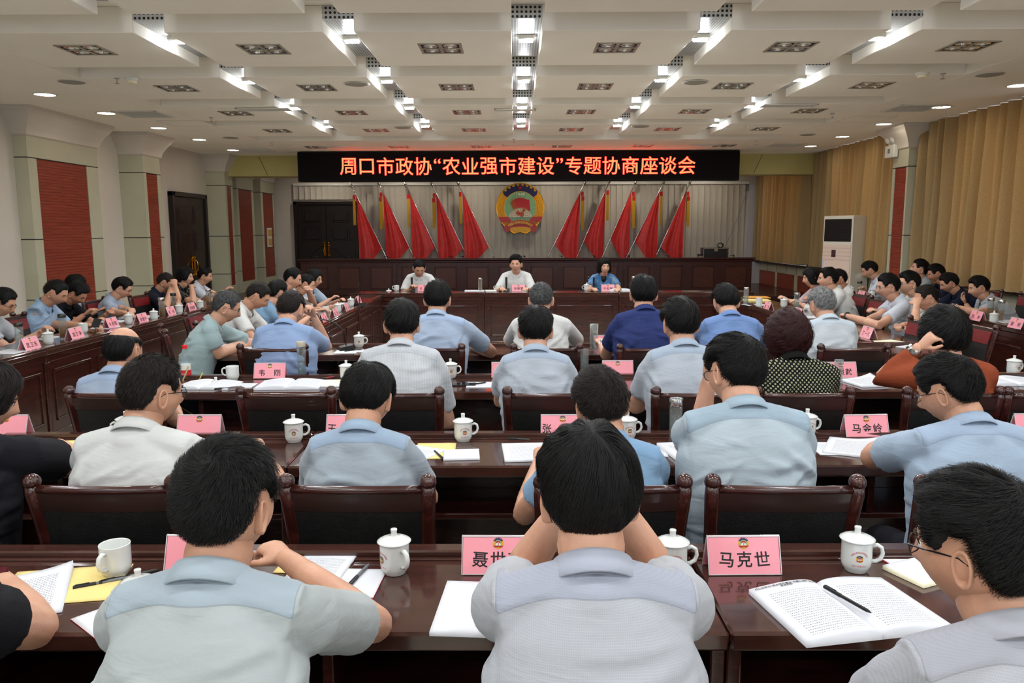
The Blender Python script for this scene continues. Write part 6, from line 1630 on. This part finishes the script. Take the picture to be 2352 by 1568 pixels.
mug(P(1320, 795), 'white mug behind the right arm of the man in loose white', rot=0)
sheet(P(1085, 800), 10, 'white sheets beside the light blue man of the fourth row', .2, .2, .004)
# wings: cards face the middle of the room
def wing_items(lst):
    for kd, px, py, rot, *a in lst:
        if kd == 'm': mug(P(px, py), a[0], rot=rot, decal=False)
        elif kd == 'mo': mug(P(px, py), a[0], rot=rot, decal=False, lid=False)
        elif kd == 'c': card(P(px, py), rot, a[0], a[1])
        elif kd == 'g': glass_cup(P(px, py), a[0], h=.19, tea=a[1], lidm=a[2] if len(a) > 2 else None)
        elif kd == 's': sheet(P(px, py), rot, a[0], .21, .28, .003, *a[1:])
wing_items([
 ('c', 68, 802, 90, '武卫东', 'pink name card nearest on the outer left wing'),
 ('m', 112, 790, 100, 'white lidded mug right of the nearest outer left wing card'),
 ('g', 47, 803, 0, 'glass tumbler with grey lid at the near end of the outer left wing', False, M_darkmetal),
 ('g', 146, 778, 0, 'tumbler of yellow tea beside the phone user, outer left wing', True, M_darkmetal),
 ('c', 172, 777, 90, '郑海涛', 'pink name card below the phone user, second on the outer left wing'),
 ('mo', 192, 764, 90, 'white mug without lid right of the second outer left wing card'),
 ('c', 255, 752, 90, '何志强', 'third pink name card on the outer left wing, half hidden by the bald head'),
 ('m', 296, 744, 90, 'white lidded mug just above the bald head, outer left wing'),
 ('c', 325, 741, 90, '吴建中', 'fourth pink name card on the outer left wing, under the reading man'),
 ('m', 354, 735, 90, 'white lidded mug right of the fourth outer left wing card'),
 ('g', 373, 730, 0, 'tumbler of dark tea under the man holding his forehead', True, M_steel),
 ('c', 390, 724, 90, '孙 伟', 'fifth pink name card on the outer left wing'),
 ('g', 400, 716, 0, 'dark-capped tumbler behind the fifth outer left wing card', True, M_black),
 ('m', 412, 720, 90, 'white lidded mug between the last two outer left wing cards'),
 ('c', 438, 714, 90, '徐丽萍', 'sixth and farthest pink name card on the outer left wing'),
 ('m', 460, 709, 90, 'white lidded mug at the far end of the outer left wing'),
 ('g', 480, 703, 0, 'tumbler of brown tea at the far end of the outer left wing', True, M_steel),
 ('s', 30, 808, 80, 'white sheets at the near end of the outer left wing'), ('s', 95, 775, 70, 'open sheets before the bespectacled man, outer left wing'),
 ('s', 232, 752, 85, 'printed sheets under the black phone, outer left wing'), ('s', 255, 738, 95, 'open booklet behind the third outer left wing card'), ('s', 335, 727, 85, 'white sheets before the elderly reading man'),
 ('c', 742, 741, 90, '唐 军', 'nearest pink name card on the inner left wing'), ('c', 768, 728, 90, '冯 涛', 'second pink name card on the inner left wing'),
 ('c', 794, 715, 90, '袁 华', 'third pink name card on the inner left wing'), ('c', 822, 697, 90, '邓 强', 'farthest pink name card on the inner left wing'),
 ('mo', 748, 722, 90, 'white mug between the first two inner left wing cards'), ('m', 776, 718, 90, 'white lidded mug behind the second inner left wing card'), ('m', 806, 704, 90, 'white lidded mug by the farthest inner left wing card'),
 ('s', 760, 715, 70, 'cream notebook open before the last man on the inner left wing', True, 'notebook', 'notebook', 0, M_paper, M_cream),
 ('s', 790, 697, 80, 'white sheet near the end of the inner left wing'),
 ('c', 1765, 712, -90, '黄 鹤', 'farthest pink name card on the inner right wing'), ('c', 1835, 728, -90, '蒋 莉', 'second pink name card of the inner right wing, behind burgundy curls'),
 ('c', 1994, 776, -90, '丁一凡', 'nearest pink name card on the inner right wing'),
 ('mo', 1743, 700, 90, 'white mug without lid at the far end of the inner right wing'), ('m', 1800, 705, 90, 'white lidded mug before the woman in pale pink'),
 ('g', 1713, 700, 0, 'slim glass tumbler with steel lid at the far right of the head table', False, M_steel), ('g', 1829, 716, 0, 'steel-lidded tumbler before the woman in pale pink', False, M_steel),
 ('s', 1735, 700, -80, 'white sheets at the far end of the inner right wing'), ('s', 1865, 728, -80, 'white sheets before the man in creamy white'), 
 ('s', 2040, 786, -70, 'cream-paged booklet on the near end of the inner right wing', True, 'notebook', 'notebook', 0, M_paper, M_cream), ('s', 2110, 797, -60, 'curled white sheets at the near end of the inner right wing'),
 ('c', 1980, 684, -90, '谢 飞', 'farthest pink name card on the outer right wing'), ('c', 2245, 736, -90, '刘 净', 'middle pink name card on the outer right wing, under the man in light grey'),
 ('c', 2337, 754, -90, '郭 明', 'pink name card cut by the right edge, outer right wing'),
 ('m', 2002, 687, 90, 'white lidded mug right of the farthest outer right wing card'), ('m', 1955, 675, 90, 'white lidded mug at the far end of the outer right wing'), ('m', 2282, 742, 90, 'white lidded mug between the outer right wing cards'),
 ('g', 1973, 682, 0, 'tumbler of tea at the far end of the outer right wing', True, M_darkmetal), ('g', 2297, 738, 0, 'tumbler of yellow tea by the mug on the outer right wing', True, M_steel), ('g', 2273, 732, 0, 'second tumbler behind the mug on the outer right wing', True, M_steel),
 ('s', 2010, 690, -80, 'white sheets held at the far end of the outer right wing'), ('s', 2315, 738, -80, 'white sheets under the tumblers on the outer right wing'), ('s', 2195, 716, -75, 'papers under the hands of the man in light grey'),
])
for k, (py, lab, m_) in enumerate(((690, 'yellow-brown kraft envelope on top of the pile, inner right wing', M_orange), (694, 'pale manila envelope under the kraft one, inner right wing', M_manila))):
    sheet(P(1738, py-4), 85, lab, .24, .32, .012, False, 'envelope', 'envelope', top=m_, under=m_, dz=.016*(1-k))
# a phone in the hands of the man in light blue
q = Z(222, 742, .84); ph2 = thing('phone', 'black phone in the hands of the man in light blue, outer left wing', 'phone', q, .4); ph2.rotation_euler = (.6, .2, .3); MB().bbox(-.035, .035, -.06, .06, 0, .010, .003).obj('phone_body', M_black, ph2)
dm = desk_mic(P(826, 703), .8, 'thin upright black microphone at the far end of the inner left wing', None, True, 'goose')
# glasses of tea on the right window sill
for px, lab in ((2268, 'tumbler of yellow tea on the window sill under the near curtain'), (2235, 'steel-capped tumbler mostly hidden behind the man in light grey')):
    q = onx(px, 664, 6.33); glass_cup((6.335, q.y, .906), lab, h=.22, r=.035, tea=True, grp='tumblers on the window sill')
# head table
def hp(px, py=668): return onz(px, py, HT+.0185) if py > 671 else onz(px, py, HT)
card(hp(975), 0, '孔 涛', 'pink name card left on the head table'); card(hp(1191), 0, '张建慧', 'pink name card in the middle of the head table'); card(hp(1396), 0, '牛越丽', 'pink name card right on the head table, before the woman')
mug(hp(911), 'white lidless mug left on the head table', rot=180, lid=False, decal=False); mug_lid(hp(893), 'white lid propped at the left of the head table')
mug(hp(1144), 'white lidless mug before the speaking man', rot=180, lid=False, decal=False); mug(hp(1347), 'white lidded mug before the woman in blue', rot=180, decal=False)
glass_cup(hp(1103), 'double-walled tumbler of tea left of the speaking man', h=.17, r=.032, tea=True); glass_cup(hp(1455), 'steel-lidded tumbler right of the woman in blue', h=.19, r=.03)
for px, lab in ((946, 'block microphone before the bowed man in white, head table'), (1163, 'block microphone before the speaking man, head table'), (1364, 'block microphone before the woman in blue, head table')): desk_mic(hp(px), 0, lab, 'block microphones of the head table')
sheet(hp(1090), 0, 'white sheets left of the tumbler on the head table', .3, .15, .01); sheet(hp(1133), 0, 'cream notebook before the speaking man', .25, .16, .012, False, 'notebook', 'notebook', top=M_cream)
booklet(hp(1425), 0, 'open curled booklet right of the woman in blue', .17, .2, .03); sheet(hp(1215), 0, 'open booklet right of the middle card on the head table', .22, .2, .02)
# bags
bp_ = thing('backpack', 'dark navy backpack with yellow piping hanging beside the balding man', 'bag', (-2.62, 4.75, .0))
q = T(405, 825, 4.9)
bp_.location = (q.x, 4.95, .38)
MB().ball((0, 0, .18), (.17, .10, .24), 18, 12).obj('bag_body', mat('navy_canvas', (26, 30, 44), .8), bp_, True)
g = MB()
for s_, o_ in ((1, 0), (-1, 0), (.4, .04)): g.tube([(s_*.15*math.cos(t), -.02-.09*math.sin(t), .42-.34*t/3+o_) for t in np.linspace(0, 3, 9)], .005, 5)
g.tube([(-.1, 0, .40), (-.04, -.03, .5), (.0, -.02, .42)], .006, 5)
g.obj('piping', mat('olive_cord', (150, 140, 80), .6), bp_, True)
q = T(1625, 1215, 2.75)
hb = thing('dark_bag', 'dark grey rounded bag hanging between the chairs of the second row', 'bag', (q.x, 2.75, .45))
MB().ball((0, 0, .06), (.14, .07, .16), 20, 14).obj('bag_body', mat('charcoal_cloth', (64, 64, 66), .7), hb, True)
hb2 = MB().tube([(.02+.05*math.cos(t), -.07, .10+.06*math.sin(t)) for t in np.linspace(0, 5.5, 12)], .012, 8).obj('handle', M_black, hb, True)
q = T(75, 1235, 2.35)
pb = thing('embroidered_bag', 'glossy black bag with pale embroidery under the woman in black', 'bag', (q.x, 2.35, .48))
MB().ball((0, 0, 0), (.14, .09, .14), 18, 12).obj('bag_body', mat('patent_black', (16, 16, 18), .15), pb, True)
g = MB(); rs = random.Random(4)
for k in range(9):
    a0 = rs.uniform(-1, 1); b0 = rs.uniform(-.6, .8)
    g.tube([(.14*math.sin(a0+.5*t)*math.cos(b0+.3*math.sin(t*3)), -.092*math.cos(a0+.5*t)*math.cos(b0+.3*math.sin(t*3))-.002, .142*math.sin(b0+.3*math.sin(t*3))) for t in np.linspace(0, 1.6, 8)], .0012, 4)
g.obj('embroidery', mat('pale_thread', (190, 190, 180), .5), pb)
bpy.data.objects.update() if hasattr(bpy.data.objects, 'update') else None
for me in [o for o in COL.objects if o.name.startswith('left_pages')]: fix_left(me.data)
